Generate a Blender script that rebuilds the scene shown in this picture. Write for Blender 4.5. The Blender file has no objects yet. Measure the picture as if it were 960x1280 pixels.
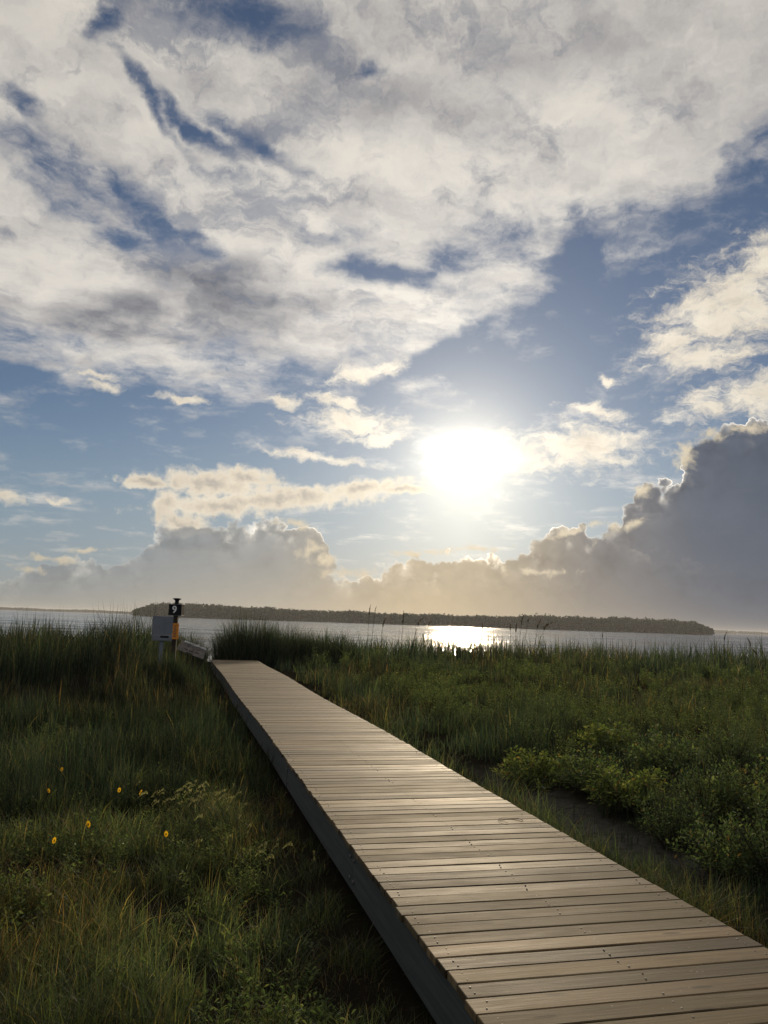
import bpy, math, random
import numpy as np
from mathutils import Vector, Matrix
rad = math.radians
sc = bpy.context.scene
col = sc.collection

# ------------------------------------------------------------------ camera
PW, PH, FPX = 960.0, 1280.0, 1000.0
EYE = Vector((0.0, 0.0, 2.05))
PITCH, ROLL = math.atan(137/1000.0), rad(1.89)
CAM_R = Matrix.Rotation(rad(90)+PITCH, 3, 'X') @ Matrix.Rotation(ROLL, 3, 'Z')
cd = bpy.data.cameras.new('camera'); cam = bpy.data.objects.new('camera', cd); col.objects.link(cam)
cam.matrix_world = Matrix.Translation(EYE) @ CAM_R.to_4x4()
cd.sensor_fit = 'VERTICAL'; cd.sensor_height = 36.0; cd.sensor_width = 27.0
cd.lens = 36.0*FPX/PH; cd.clip_start = 0.05; cd.clip_end = 60000
sc.camera = cam

def ray(px, py):
    return (CAM_R @ Vector(((px-PW/2)/FPX, (PH/2-py)/FPX, -1.0))).normalized()
def azel(px, py):
    d = ray(px, py)
    return math.degrees(math.atan2(d.x, d.y)), math.degrees(math.asin(d.z))

SUN_PX = (582, 578)
SUN_AZ, SUN_EL = azel(*SUN_PX)

# ------------------------------------------------------------------ node helper
class NT:
    def __init__(s, tree): s.t = tree
    def new(s, kind, **kw):
        n = s.t.nodes.new(kind)
        for k, v in kw.items(): setattr(n, k, v)
        return n
    def put(s, sock, v):
        if isinstance(v, bpy.types.NodeSocket): s.t.links.new(v, sock)
        else: sock.default_value = v
    def m(s, op, a, b=None, c=None, clamp=False):
        n = s.new('ShaderNodeMath', operation=op, use_clamp=clamp)
        s.put(n.inputs[0], a)
        if b is not None: s.put(n.inputs[1], b)
        if c is not None: s.put(n.inputs[2], c)
        return n.outputs[0]
    def add(s, *v):
        r = v[0]
        for x in v[1:]: r = s.m('ADD', r, x)
        return r
    def mul(s, *v):
        r = v[0]
        for x in v[1:]: r = s.m('MULTIPLY', r, x)
        return r
    def sub(s, a, b): return s.m('SUBTRACT', a, b)
    def mx(s, a, b): return s.m('MAXIMUM', a, b)
    def mn(s, a, b): return s.m('MINIMUM', a, b)
    def step(s, v, lo, hi, a=0.0, b=1.0, mode='SMOOTHSTEP'):
        n = s.new('ShaderNodeMapRange', interpolation_type=mode)
        n.clamp = True if hasattr(n, 'clamp') else None
        for i, x in enumerate((v, lo, hi, a, b)): s.put(n.inputs[i], x)
        return n.outputs[0]
    def vec(s, x, y, z=0.0):
        n = s.new('ShaderNodeCombineXYZ')
        for i, v in enumerate((x, y, z)): s.put(n.inputs[i], v)
        return n.outputs[0]
    def xyz(s, v):
        n = s.new('ShaderNodeSeparateXYZ'); s.put(n.inputs[0], v); return n.outputs
    def vm(s, op, a, b=None):
        n = s.new('ShaderNodeVectorMath', operation=op); s.put(n.inputs[0], a)
        if b is not None: s.put(n.inputs[1], b)
        return n.outputs['Value'] if op in ('LENGTH', 'DOT_PRODUCT', 'DISTANCE') else n.outputs[0]
    def cen(s, c):
        n = s.new('ShaderNodeSeparateColor'); s.put(n.inputs[0], c)
        return s.vec(s.sub(n.outputs[0], 0.5), s.sub(n.outputs[1], 0.5), 0.0)
    def grey(s, v):
        n = s.new('ShaderNodeCombineColor')
        for i in range(3): s.put(n.inputs[i], v)
        return n.outputs[0]
    def noise(s, v, scale, detail=5, rough=0.55, dist=0.0, dim='3D', lac=2.0):
        n = s.new('ShaderNodeTexNoise', noise_dimensions=dim)
        s.put(n.inputs['Vector'], v)
        n.inputs['Scale'].default_value = scale; n.inputs['Detail'].default_value = detail
        n.inputs['Roughness'].default_value = rough; n.inputs['Distortion'].default_value = dist
        n.inputs['Lacunarity'].default_value = lac
        return n.outputs['Fac'], n.outputs['Color']
    def mix(s, f, a, b, blend='MIX'):
        n = s.new('ShaderNodeMix', data_type='RGBA', blend_type=blend)
        n.clamp_factor = True
        s.put(n.inputs[0], f); s.put(n.inputs[6], a); s.put(n.inputs[7], b)
        return n.outputs[2]
    def ramp(s, f, stops, interp='LINEAR'):
        n = s.new('ShaderNodeValToRGB'); s.put(n.inputs[0], f)
        cr = n.color_ramp; cr.interpolation = interp
        while len(cr.elements) < len(stops): cr.elements.new(0.5)
        for e, (p, c) in zip(cr.elements, stops):
            e.position = p; e.color = (c[0], c[1], c[2], 1.0)
        return n.outputs[0]
    def curve(s, f, pts):
        n = s.new('ShaderNodeFloatCurve'); s.put(n.inputs['Value'], f)
        c = n.mapping.curves[0]
        n.mapping.use_clip = False
        while len(c.points) < len(pts): c.points.new(0.5, 0.5)
        for p, (x, y) in zip(c.points, pts):
            p.location = (x, y); p.handle_type = 'AUTO_CLAMPED'
        n.mapping.update()
        return n.outputs[0]

def C3(r, g, b):   # sRGB 0..255 -> linear rgba
    f = lambda v: (v/12.92 if v <= 0.04045 else ((v+0.055)/1.055)**2.4)
    return (f(r/255), f(g/255), f(b/255), 1.0)
def scal(c, k): return (c[0]*k, c[1]*k, c[2]*k, 1.0)

# ------------------------------------------------------------------ sky and clouds (directions only)
def build_world():
    w = bpy.data.worlds.new('World'); sc.world = w; w.use_nodes = True
    t = w.node_tree; t.nodes.clear(); N = NT(t)
    tc = N.new('ShaderNodeTexCoord').outputs['Generated']
    d = N.vm('NORMALIZE', tc)
    x, y, z = N.xyz(d)
    az = N.mul(N.m('ARCTAN2', x, y), 57.29578)
    el = N.mul(N.m('ARCSINE', z), 57.29578)
    sv = Vector((math.sin(rad(SUN_AZ))*math.cos(rad(SUN_EL)), math.cos(rad(SUN_AZ))*math.cos(rad(SUN_EL)), math.sin(rad(SUN_EL))))
    cosang = N.vm('DOT_PRODUCT', d, tuple(sv))
    ang = N.mul(N.m('ARCCOSINE', N.m('MINIMUM', cosang, 0.9999999)), 57.29578)   # degrees from the sun

    sky = N.new('ShaderNodeTexSky', sky_type='NISHITA')
    sky.sun_disc = False; sky.sun_elevation = rad(SUN_EL); sky.sun_rotation = rad(SUN_AZ)
    sky.air_density = 1.0; sky.dust_density = 0.05; sky.ozone_density = 2.5; sky.altitude = 0
    base = N.mix(1.0, sky.outputs[0], (SKYK*1.04, SKYK*0.97, SKYK*1.04, 1), 'MULTIPLY')

    base = N.mix(N.step(el, 15, 3, 0.0, 0.75), base, C3(126, 148, 168))

    p = N.vec(az, el, 0.0)
    # domain warps
    _, wc = N.noise(p, 0.11, 4, 0.55)
    w1 = N.cen(wc)
    _, wf = N.noise(p, 0.55, 4, 0.6)
    w2 = N.cen(wf)
    def warped(a, b):
        s1 = N.vm('MULTIPLY', w1, (a, a*0.7, 0)); s2 = N.vm('MULTIPLY', w2, (b, b*0.8, 0))
        return N.vm('ADD', p, N.vm('ADD', s1, s2))
    # perspective plane of the high cloud sheet
    zz = N.add(N.mx(z, 0.0), 0.10)
    pl = N.vec(N.m('DIVIDE', x, zz), N.m('DIVIDE', y, zz), 0.0)

    def blob(pv, px, py, rx, ry, rot=0.0, soft=1.0):
        """1 at the centre, 0 on the ellipse, negative outside; rot is clockwise in the photo, degrees"""
        a, e = azel(px, py); k = 0.0573*math.cos(rad(e))
        k = 0.0573*(math.cos(math.atan(math.hypot(px-480, py-640)/1000)))**1.6
        X, Y = pv
        sx, sy, c, sn = rx*k/max(0.6, math.cos(rad(e))), ry*k, math.cos(rad(-rot)), math.sin(rad(-rot))
        u = N.m('MULTIPLY_ADD', X, c/sx, N.m('MULTIPLY_ADD', Y, sn/sx, -(a*c+e*sn)/sx))
        v = N.m('MULTIPLY_ADD', X, -sn/sy, N.m('MULTIPLY_ADD', Y, c/sy, (a*sn-e*c)/sy))
        return N.sub(1.0, N.m('SQRT', N.m('MULTIPLY_ADD', u, u, N.mul(v, v))))
    def union(pv, lst):
        r = None; o3 = N.xyz(pv); pv = (o3[0], o3[1])
        for q in lst:
            b = blob(pv, *q)
            r = b if r is None else N.m('SMOOTH_MAX', r, b, 0.15)
        return r
    def edge(pv, pts):
        """elevation (degrees) of a hand-laid outline as a function of azimuth"""
        ae = sorted(azel(*q) for q in pts)
        a = N.xyz(pv)[0]
        return N.mul(N.curve(N.m('DIVIDE', N.add(a, 45.0), 90.0), [((u+45)/90, v/60) for u, v in ae]), 60.0)

    # ---- A: the high broken sheet
    pa = warped(5.0, 1.6)
    ea = N.xyz(pa)[1]
    la = edge(pa, [(-400, 330), (-150, 400), (0, 432), (110, 462), (200, 475), (300, 468), (400, 468), (500, 462), (560, 425), (600, 396), (700, 362),
                   (716, 330), (735, 296), (790, 294), (850, 258), (900, 215), (960, 175), (1100, 120), (1400, 60)])
    cov = N.step(N.sub(ea, la), -2.3, 3.8, -0.52, 0.86, 'LINEAR')
    holes = union(pa, [(70, 212, 105, 28, 14), (175, 255, 60, 20, 25), (280, 8, 85, 22, 5), (130, 25, 15, 52, 25), (175, 100, 58, 9, 38),
                       (628, 296, 52, 20, 8), (505, 345, 65, 11, 5), (578, 325, 28, 20, 0), (384, 285, 24, 9, 10), (705, 310, 26, 34, 20),
                       (20, 130, 30, 14, 30), (250, 300, 36, 10, 20), (148, 290, 26, 12, 0), (460, 95, 16, 10, 0), (540, 445, 40, 10, -30), (330, 180, 40, 10, 20), (240, 150, 50, 10, 25)])
    plw = N.vm('ADD', pl, N.vm('MULTIPLY', w2, (0.10, 0.10, 0)))
    def sheet_noise(off):
        v = N.vm('ADD', plw, off)
        q1, _ = N.noise(v, 3.2, 9, 0.60, 0.2)
        q2, _ = N.noise(N.vm('ADD', v, (5, 2, 1)), 9.0, 6, 0.6)
        return N.add(N.sub(q1, 0.5), N.mul(N.sub(q2, 0.5), 0.32))
    n1 = sheet_noise((0, 0, 0))
    n1s = sheet_noise((0.006, 0.075, 0))
    n2, _ = N.noise(N.vm('MULTIPLY', pa, (0.45, 1.0, 1)), 0.42, 8, 0.66)
    fa = N.add(cov, N.mul(n1, 2.9), N.mul(N.sub(n2, 0.5), 2.1))
    fa = N.sub(fa, N.mul(N.step(holes, -1.6, 0.9), 1.05))
    fa = N.add(fa, N.mul(N.step(el, 20, 42), -0.12))
    nv, _ = N.noise(N.vm('ADD', plw, (9, 4, 3)), 4.2, 9, 0.66, 0.4)
    veins = N.mul(N.step(nv, 0.50, 0.33), N.step(el, 12, 26, 0.35, 0.85))
    alphaA = N.mul(N.step(fa, -0.55, 0.75), N.sub(1.0, N.mul(veins, 0.62)))
    # thickness grey: soft low-frequency mottling, a dark belly, darker at the thick upper part
    n3, _ = N.noise(plw, 1.7, 5, 0.55, 0.5)
    belly = N.add(N.step(union(pa, [(290, 372, 130, 48, 6), (160, 390, 70, 30, -8)]), -0.65, 0.8, 0, 0.60),
                  N.step(union(pa, [(560, 150, 190, 40, 8), (690, 60, 240, 60, -10), (900, 90, 150, 90, 0), (420, 60, 120, 60, 0)]), -0.6, 0.8, 0, 0.22))
    thick = N.add(belly, N.mul(N.sub(n3, 0.52), 0.85), N.mul(N.step(nv, 0.56, 0.36), 0.12), N.mul(N.sub(n1, n1s), 1.35), N.mul(N.sub(n2, 0.5), 0.25), 0.06)
    thick = N.step(thick, -0.40, 0.95, mode='LINEAR')
    near = N.m('EXPONENT', N.mul(ang, -1/17.0))             # forward scattering: clouds near the sun are brighter
    colA = N.ramp(thick, [(0.0, C3(246, 238, 224)), (0.30, C3(226, 220, 211)), (0.55, C3(190, 186, 183)), (0.8, C3(146, 146, 150)), (1.0, C3(108, 110, 118))])
    gainA = N.add(0.80, N.mul(near, 0.55), N.step(el, 44, 12, -0.10, 0.10, 'LINEAR'))
    colA = N.mix(1.0, colA, N.grey(gainA), 'MULTIPLY')
    out = N.mix(N.mul(alphaA, 0.97), base, colA)

    # ---- sun glow in the air in front of the blue
    g1 = N.mul(N.m('EXPONENT', N.mul(N.m('POWER', N.mul(ang, 1/3.0), 1.1), -1.0)), 0.44)
    g2 = N.mul(N.m('EXPONENT', N.mul(ang, -1/9.0)), 0.34)
    g4 = N.mul(N.m('EXPONENT', N.mul(N.m('ABSOLUTE', N.sub(az, SUN_AZ)), -1/11.0)), N.m('EXPONENT', N.mul(N.m('POWER', N.mul(N.mx(el, 0.0), 1/9.0), 2.0), -1.0)), 0.40)
    glow = N.add(g1, g2, g4)
    out = N.mix(1.0, out, N.mix(1.0, N.grey(glow), (1.0, 0.90, 0.70, 1), 'MULTIPLY'), 'ADD')

    # ---- B: bright ragged puffs at middle height
    pb = warped(2.0, 2.0)
    bl = union(pb, [(915, 385, 135, 74, -22), (985, 320, 110, 52, -25), (850, 425, 62, 30, 0), (950, 492, 140, 34, -8), (880, 445, 80, 20, 0),
                    (440, 528, 78, 26, 4), (395, 574, 85, 8, 4), (480, 548, 40, 14, -10), (355, 502, 28, 11, 0), (455, 468, 66, 13, -12), (425, 505, 50, 12, 10),
                    (722, 560, 104, 38, -2), (745, 510, 52, 12, 8), (650, 572, 60, 30, 0), (600, 560, 60, 26, 0),
                    (2, 618, 32, 9, 8), (70, 625, 22, 5, 2), (140, 488, 20, 8, 10), (230, 502, 34, 6, 4), (760, 472, 10, 7, 0), (120, 470, 40, 6, 5)])
    nb, _ = N.noise(N.vm('MULTIPLY', pb, (0.55, 1.2, 1)), 0.8, 9, 0.70, 0.2)
    fb = N.add(N.mul(bl, 1.1), N.mul(N.sub(nb, 0.5), 3.2))
    alphaB = N.step(fb, -0.15, 1.0)
    nb2, _ = N.noise(N.vm('ADD', N.vm('MULTIPLY', pb, (0.6, 1.3, 1)), (7, 3, 2)), 0.55, 6, 0.6)
    tb = N.add(N.mul(N.sub(nb2, 0.5), 1.6), N.mul(N.step(fb, 0.2, 1.8), 0.22))
    colB = N.ramp(N.step(tb, -0.4, 0.9, mode='LINEAR'), [(0.0, C3(240, 230, 211)), (0.45, C3(222, 211, 192)), (0.75, C3(190, 179, 164)), (1.0, C3(160, 150, 140))])
    gainB = N.add(0.84, N.mul(near, 1.0))
    colB = N.mix(1.0, colB, N.grey(gainB), 'MULTIPLY')
    out = N.mix(N.mul(alphaB, 0.94), out, colB)

    # ---- C: cumulus banks, backlit: grey body, lit fringe where they are thin
    def billow(v, sc1, det):
        n, _ = N.noise(v, sc1, det, 0.5)
        return N.m('ABSOLUTE', N.sub(n, 0.5))
    vo = N.new('ShaderNodeTexVoronoi', feature='SMOOTH_F1', voronoi_dimensions='2D'); 
    pc0 = warped(1.2, 1.0)
    N.put(vo.inputs['Vector'], pc0); vo.inputs['Scale'].default_value = 0.62; vo.inputs['Smoothness'].default_value = 0.25
    vo.inputs['Detail'].default_value = 2.0; vo.inputs['Roughness'].default_value = 0.55
    puff = N.sub(0.42, vo.outputs['Distance'])
    fine, _ = N.noise(p, 2.2, 6, 0.66)
    def bank(pts, amp, rim_k, rim_w, body_stops, rimcol, sunfall, a_soft=0.10):
        top = edge(pc0, pts)
        s = N.add(N.sub(top, el), N.mul(puff, amp), N.mul(N.sub(fine, 0.5), 0.42*amp))
        so, _ = N.noise(p, 0.22, 2, 0.5)
        a = N.step(s, 0.0, N.step(so, 0.40, 0.68, a_soft, a_soft+0.75))
        sp = N.mx(s, 0.0)
        rn, _ = N.noise(p, 0.30, 3, 0.5)
        rn2, _ = N.noise(pc0, 0.9, 4, 0.55)
        fall = N.m('EXPONENT', N.mul(ang, -1/sunfall))
        thin = N.mul(N.m('EXPONENT', N.mul(sp, -1.0/rim_w)), N.step(rn, 0.28, 0.55, 0.35, 1.0))
        wide = N.mul(N.m('EXPONENT', N.mul(sp, -1.0/(rim_w*5.0))), N.step(rn, 0.42, 0.66), N.step(rn2, 0.40, 0.66), 0.85)
        rim = N.mul(N.add(thin, wide), fall, rim_k)
        azn = N.m('DIVIDE', N.add(az, 30.0), 60.0)
        body = N.ramp(azn, body_stops)
        sh, _ = N.noise(p, 0.3, 5, 0.55)
        v = N.add(0.97, N.mul(N.sub(sh, 0.5), 0.30), N.mul(puff, N.m('EXPONENT', N.mul(sp, -0.45)), 0.45))
        body = N.mix(1.0, body, N.grey(v), 'MULTIPLY')
        c = N.mix(1.0, body, N.mix(1.0, N.grey(rim), rimcol, 'MULTIPLY'), 'ADD')
        return a, c, s
    # the lit band of cumulus over the left bank
    bc = union(pc0, [(185, 602, 34, 10, 0), (270, 607, 75, 17, 2), (300, 600, 44, 14, 0), (212, 628, 18, 20, 0), (340, 626, 130, 13, -6), (455, 611, 60, 9, -8), (270, 632, 70, 12, 0), (500, 613, 50, 5, 0), (230, 655, 30, 14, 0)])
    nc, _ = N.noise(pc0, 1.1, 8, 0.62)
    fc = N.add(N.mul(bc, 0.9), N.mul(puff, 0.30), N.mul(N.sub(nc, 0.5), 1.7), 0.36)
    alphaD = N.step(fc, -0.1, 0.60)
    tD = N.add(N.step(fc, 0.2, 1.2, 0, 0.55), N.mul(N.sub(nb2, 0.5), 0.9))
    colD = N.ramp(tD, [(0.0, C3(242, 230, 208)), (0.35, C3(224, 211, 190)), (0.6, C3(192, 183, 171)), (1.0, C3(156, 153, 150))])
    gD = N.add(0.84, N.mul(near, 0.5))
    colD = N.mix(1.0, colD, N.grey(gD), 'MULTIPLY')
    out = N.mix(N.mul(alphaD, 0.96), out, colD)

    bodyst = [(0.0, C3(118, 130, 142)), (0.20, C3(136, 145, 154)), (0.38, C3(158, 157, 155)), (0.52, C3(190, 172, 144)), (0.62, C3(186, 170, 144)), (0.74, C3(138, 134, 132)), (0.86, C3(100, 106, 118)), (1.0, C3(92, 100, 114))]
    a1, c1, s1 = bank([(-300, 730), (-100, 722), (0, 716), (30, 706), (62, 692), (130, 690), (172, 688), (188, 666), (204, 648), (240, 643), (300, 646), (345, 640), (380, 646), (402, 660),
                       (412, 690), (440, 712), (470, 712), (492, 694), (540, 688), (640, 688), (664, 672), (690, 656), (724, 650), (742, 664), (768, 646), (788, 618), (806, 598), (838, 594),
                       (856, 566), (872, 542), (896, 524), (930, 516), (975, 524), (1060, 540), (1300, 600)], 1.35, 2.5, 0.13, bodyst, (1.0, 0.90, 0.74, 1), 60.0)
    out = N.mix(N.mul(a1, N.step(az, -2, 12, 0.86, 0.96)), out, c1)
    # a nearer shoulder with its own lit fringe
    a2, c2, s2 = bank([(-300, 760), (0, 735), (120, 742), (250, 735), (330, 722), (380, 706), (398, 690), (412, 708), (440, 722), (480, 716), (520, 730), (600, 722), (650, 712), (700, 716), (735, 690), (762, 668), (776, 660), (792, 676), (840, 690), (960, 700), (1200, 720)],
                      1.6, 0.75, 0.16, [(p_, scal(c_, 0.98)) for p_, c_ in bodyst], (1.0, 0.88, 0.68, 1), 26.0, 0.5)
    out = N.mix(N.mul(a2, 0.55), out, c2)

    # ---- ragged lit scraps in front of the banks
    bs = union(pc0, [(62, 697, 64, 7, 0), (38, 711, 34, 6, 4), (110, 688, 30, 4, 0), (432, 716, 44, 10, -4), (405, 700, 20, 12, 0), (520, 690, 48, 6, -4), (600, 684, 44, 5, 0), (626, 709, 9, 9, 0), (682, 714, 42, 6, 3),
                     (368, 655, 34, 8, 10), (388, 688, 22, 10, -20), (860, 572, 17, 36, 10), (888, 543, 28, 15, -20), (782, 657, 36, 10, -24), (802, 613, 20, 13, -10), (706, 668, 30, 7, -20), (745, 655, 16, 9, 0), (935, 536, 30, 10, 0)])
    fs_ = N.add(N.mul(bs, 0.8), N.mul(N.sub(nc, 0.5), 2.4), N.mul(puff, 0.4))
    aS = N.mul(N.step(fs_, -0.12, 0.75), 0.85)
    gS = N.mul(gD, N.add(0.86, N.mul(N.sub(nb2, 0.5), 0.5)))
    cS = N.mix(1.0, C3(238, 222, 192), N.grey(gS), 'MULTIPLY')
    out = N.mix(aS, out, cS)

    # ---- the far air near the horizon
    hz = N.m('EXPONENT', N.mul(N.mx(el, 0.0), -1/3.0))
    hzc = N.ramp(N.m('DIVIDE', N.add(az, 30.0), 60.0), [(0.0, C3(150, 152, 146)), (0.12, C3(162, 158, 147)), (0.35, C3(196, 182, 158)), (0.56, C3(226, 202, 164)), (0.74, C3(172, 158, 140)), (0.9, C3(124, 122, 124)), (1.0, C3(112, 114, 120))])
    out = N.mix(N.mul(hz, 0.85), out, hzc)
    # low sun veil again in front of everything, then the burnt-out sun behind thin cloud
    g3 = N.mul(N.m('EXPONENT', N.mul(ang, -1/4.0)), 0.32)
    out = N.mix(1.0, out, N.mix(1.0, N.grey(g3), (1.0, 0.9, 0.68, 1), 'MULTIPLY'), 'ADD')
    g5 = N.mul(N.m('EXPONENT', N.mul(ang, -1/2.4)), 0.34)
    out = N.mix(1.0, out, N.mix(1.0, N.grey(g5), (1.0, 0.82, 0.45, 1), 'MULTIPLY'), 'ADD')
    core_n, _ = N.noise(N.vm('MULTIPLY', p, (0.6, 1.0, 1)), 0.6, 4, 0.6)
    sa, se = azel(582, 571)
    mp = N.new('ShaderNodeMapping', vector_type='TEXTURE'); N.put(mp.inputs['Vector'], p)
    mp.inputs['Location'].default_value = (sa, se, 0); mp.inputs['Scale'].default_value = (2.35, 1.25, 1)
    cr = N.add(N.vm('LENGTH', mp.outputs[0]), N.mul(N.sub(core_n, 0.5), 1.5))
    core = N.mul(N.m('EXPONENT', N.mul(cr, cr, -1.25)), N.step(nb, 0.40, 0.62, 2.6, 0.7))
    out = N.mix(1.0, out, N.mix(1.0, N.grey(core), (1.0, 0.95, 0.82, 1), 'MULTIPLY'), 'ADD')

    bg = N.new('ShaderNodeBackground'); N.put(bg.inputs['Color'], out); bg.inputs['Strength'].default_value = 1.0
    o = N.new('ShaderNodeOutputWorld'); t.links.new(bg.outputs[0], o.inputs['Surface'])
    w.cycles.sampling_method = 'MANUAL'; w.cycles.sample_map_resolution = 1024
SKYK = 0.052
build_world()
sc.view_settings.view_transform = 'Standard'; sc.view_settings.look = 'None'
sc.view_settings.exposure = 0.0; sc.view_settings.gamma = 1.0

# ------------------------------------------------------------------ helpers: numbers, meshes, tags
rng = np.random.default_rng(11)
random.seed(5)
def sstep(a, b, v):
    t = np.clip((np.asarray(v, float)-a)/(b-a), 0, 1); return t*t*(3-2*t)
_lat = rng.random((256, 256))
def vnoise(x, y):
    x = np.asarray(x, float); y = np.asarray(y, float)
    xi = np.floor(x).astype(int); yi = np.floor(y).astype(int); fx = x-xi; fy = y-yi
    fx = fx*fx*(3-2*fx); fy = fy*fy*(3-2*fy)
    g = lambda i, j: _lat[i & 255, j & 255]
    return (g(xi, yi)*(1-fx)+g(xi+1, yi)*fx)*(1-fy)+(g(xi, yi+1)*(1-fx)+g(xi+1, yi+1)*fx)*fy
def fbm(x, y, o=4):
    r = 0; a = 0.5
    for i in range(o):
        r = r+a*vnoise(x*2**i+17.3*i, y*2**i+5.1*i); a *= 0.5
    return r/(1-0.5**o)

DECK_Z, DECK_W = 0.40, 1.773
DO = np.array([0.505, 3.6]); DD = np.array([-0.2442, 0.9697]); DN = np.array([0.9697, 0.2442])
DECK_END = 29.3
def deck_sn(x, y):
    dx = x-DO[0]; dy = y-DO[1]
    return dx*DD[0]+dy*DD[1], dx*DN[0]+dy*DN[1]
def deck_xy(s, n): return DO[0]+s*DD[0]+n*DN[0], DO[1]+s*DD[1]+n*DN[1]
def deck_prof(s):
    s = np.asarray(s, float)
    return DECK_Z - 0.05*sstep(27.8, 29.5, s)*(s-27.8) - 0.015*np.sin(s*0.55)*sstep(3, 8, s)
WATER_Z = -1.5
PATH_N = 0.15
def H(x, y):
    x = np.asarray(x, float); y = np.asarray(y, float)
    s, n = deck_sn(x, y)
    h = (fbm(x*0.35+3, y*0.35)-0.5)*0.16 + (fbm(x*1.7, y*1.7+9)-0.5)*0.06
    left = sstep(-0.2, -1.5, n)
    h = h + left*(sstep(15, 25, y)*0.34)
    m = n-DECK_W
    h = h - 0.14*sstep(0.7, 1.1, m)*sstep(2.4, 1.9, m)*sstep(13, 10, y)
    h = h + sstep(0.3, 3, m)*(sstep(22, 44, y)*0.10) - 0.04
    path = sstep(2.0, 0.8, np.abs(n-PATH_N))*sstep(29.5, 31.5, s)
    h = h*(1-path) + path*(0.02 - sstep(31, 62, s)*1.9)
    sh = sstep(47, 70, y+2.5*(fbm(x*0.06, y*0.02+3)-0.5))
    h = h - sh*2.4 - sstep(70, 200, y)*6
    return h

def obj(name, me, mat=None, parent=None, smooth=False):
    o = bpy.data.objects.new(name, me); col.objects.link(o)
    if mat is not None and not me.materials: me.materials.append(mat)
    if parent is not None: o.parent = parent
    me.polygons.foreach_set('use_smooth', np.full(len(me.polygons), bool(smooth)))
    return o
def tag(o, label=None, cat=None, group=None, kind=None):
    if label: o['label'] = label
    if cat: o['category'] = cat
    if group: o['group'] = group
    if kind: o['kind'] = kind
    return o
def empty(name, loc, rz=0.0, label=None, cat=None, group=None, scale=1.0):
    o = bpy.data.objects.new(name, None); col.objects.link(o)
    o.empty_display_size = 0.1
    o.location = loc; o.rotation_euler = (0, 0, rz); o.scale = (scale,)*3
    return tag(o, label, cat, group)
def copy_tree(o, parent=None):
    c = o.copy(); col.objects.link(c)
    if parent is not None: c.parent = parent
    for ch in list(o.children): copy_tree(ch, c)
    return c
def np_mesh(name, V, F, colr=None, uv=None):
    """V (n,3); F list of (k,3)/(k,4) int arrays; colr (n,3) per vertex; uv (n,2) per vertex"""
    me = bpy.data.meshes.new(name)
    V = np.ascontiguousarray(V, np.float32)
    F = [np.asarray(f, np.int32) for f in F if len(f)]
    loops = np.concatenate([f.ravel() for f in F]); tot = np.concatenate([np.full(len(f), f.shape[1], np.int32) for f in F])
    st = np.concatenate([[0], np.cumsum(tot)[:-1]]).astype(np.int32)
    me.vertices.add(len(V)); me.vertices.foreach_set('co', V.ravel())
    me.loops.add(len(loops)); me.loops.foreach_set('vertex_index', loops)
    me.polygons.add(len(tot)); me.polygons.foreach_set('loop_start', st); me.polygons.foreach_set('loop_total', tot)
    if colr is not None:
        a = me.color_attributes.new('tint', 'FLOAT_COLOR', 'POINT')
        a.data.foreach_set('color', np.ascontiguousarray(np.c_[colr, np.ones(len(V))], np.float32).ravel())
    if uv is not None:
        u = me.uv_layers.new(name='UVMap')
        u.data.foreach_set('uv', np.ascontiguousarray(uv, np.float32)[loops].ravel())
    me.update(); me.validate()
    return me
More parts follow.
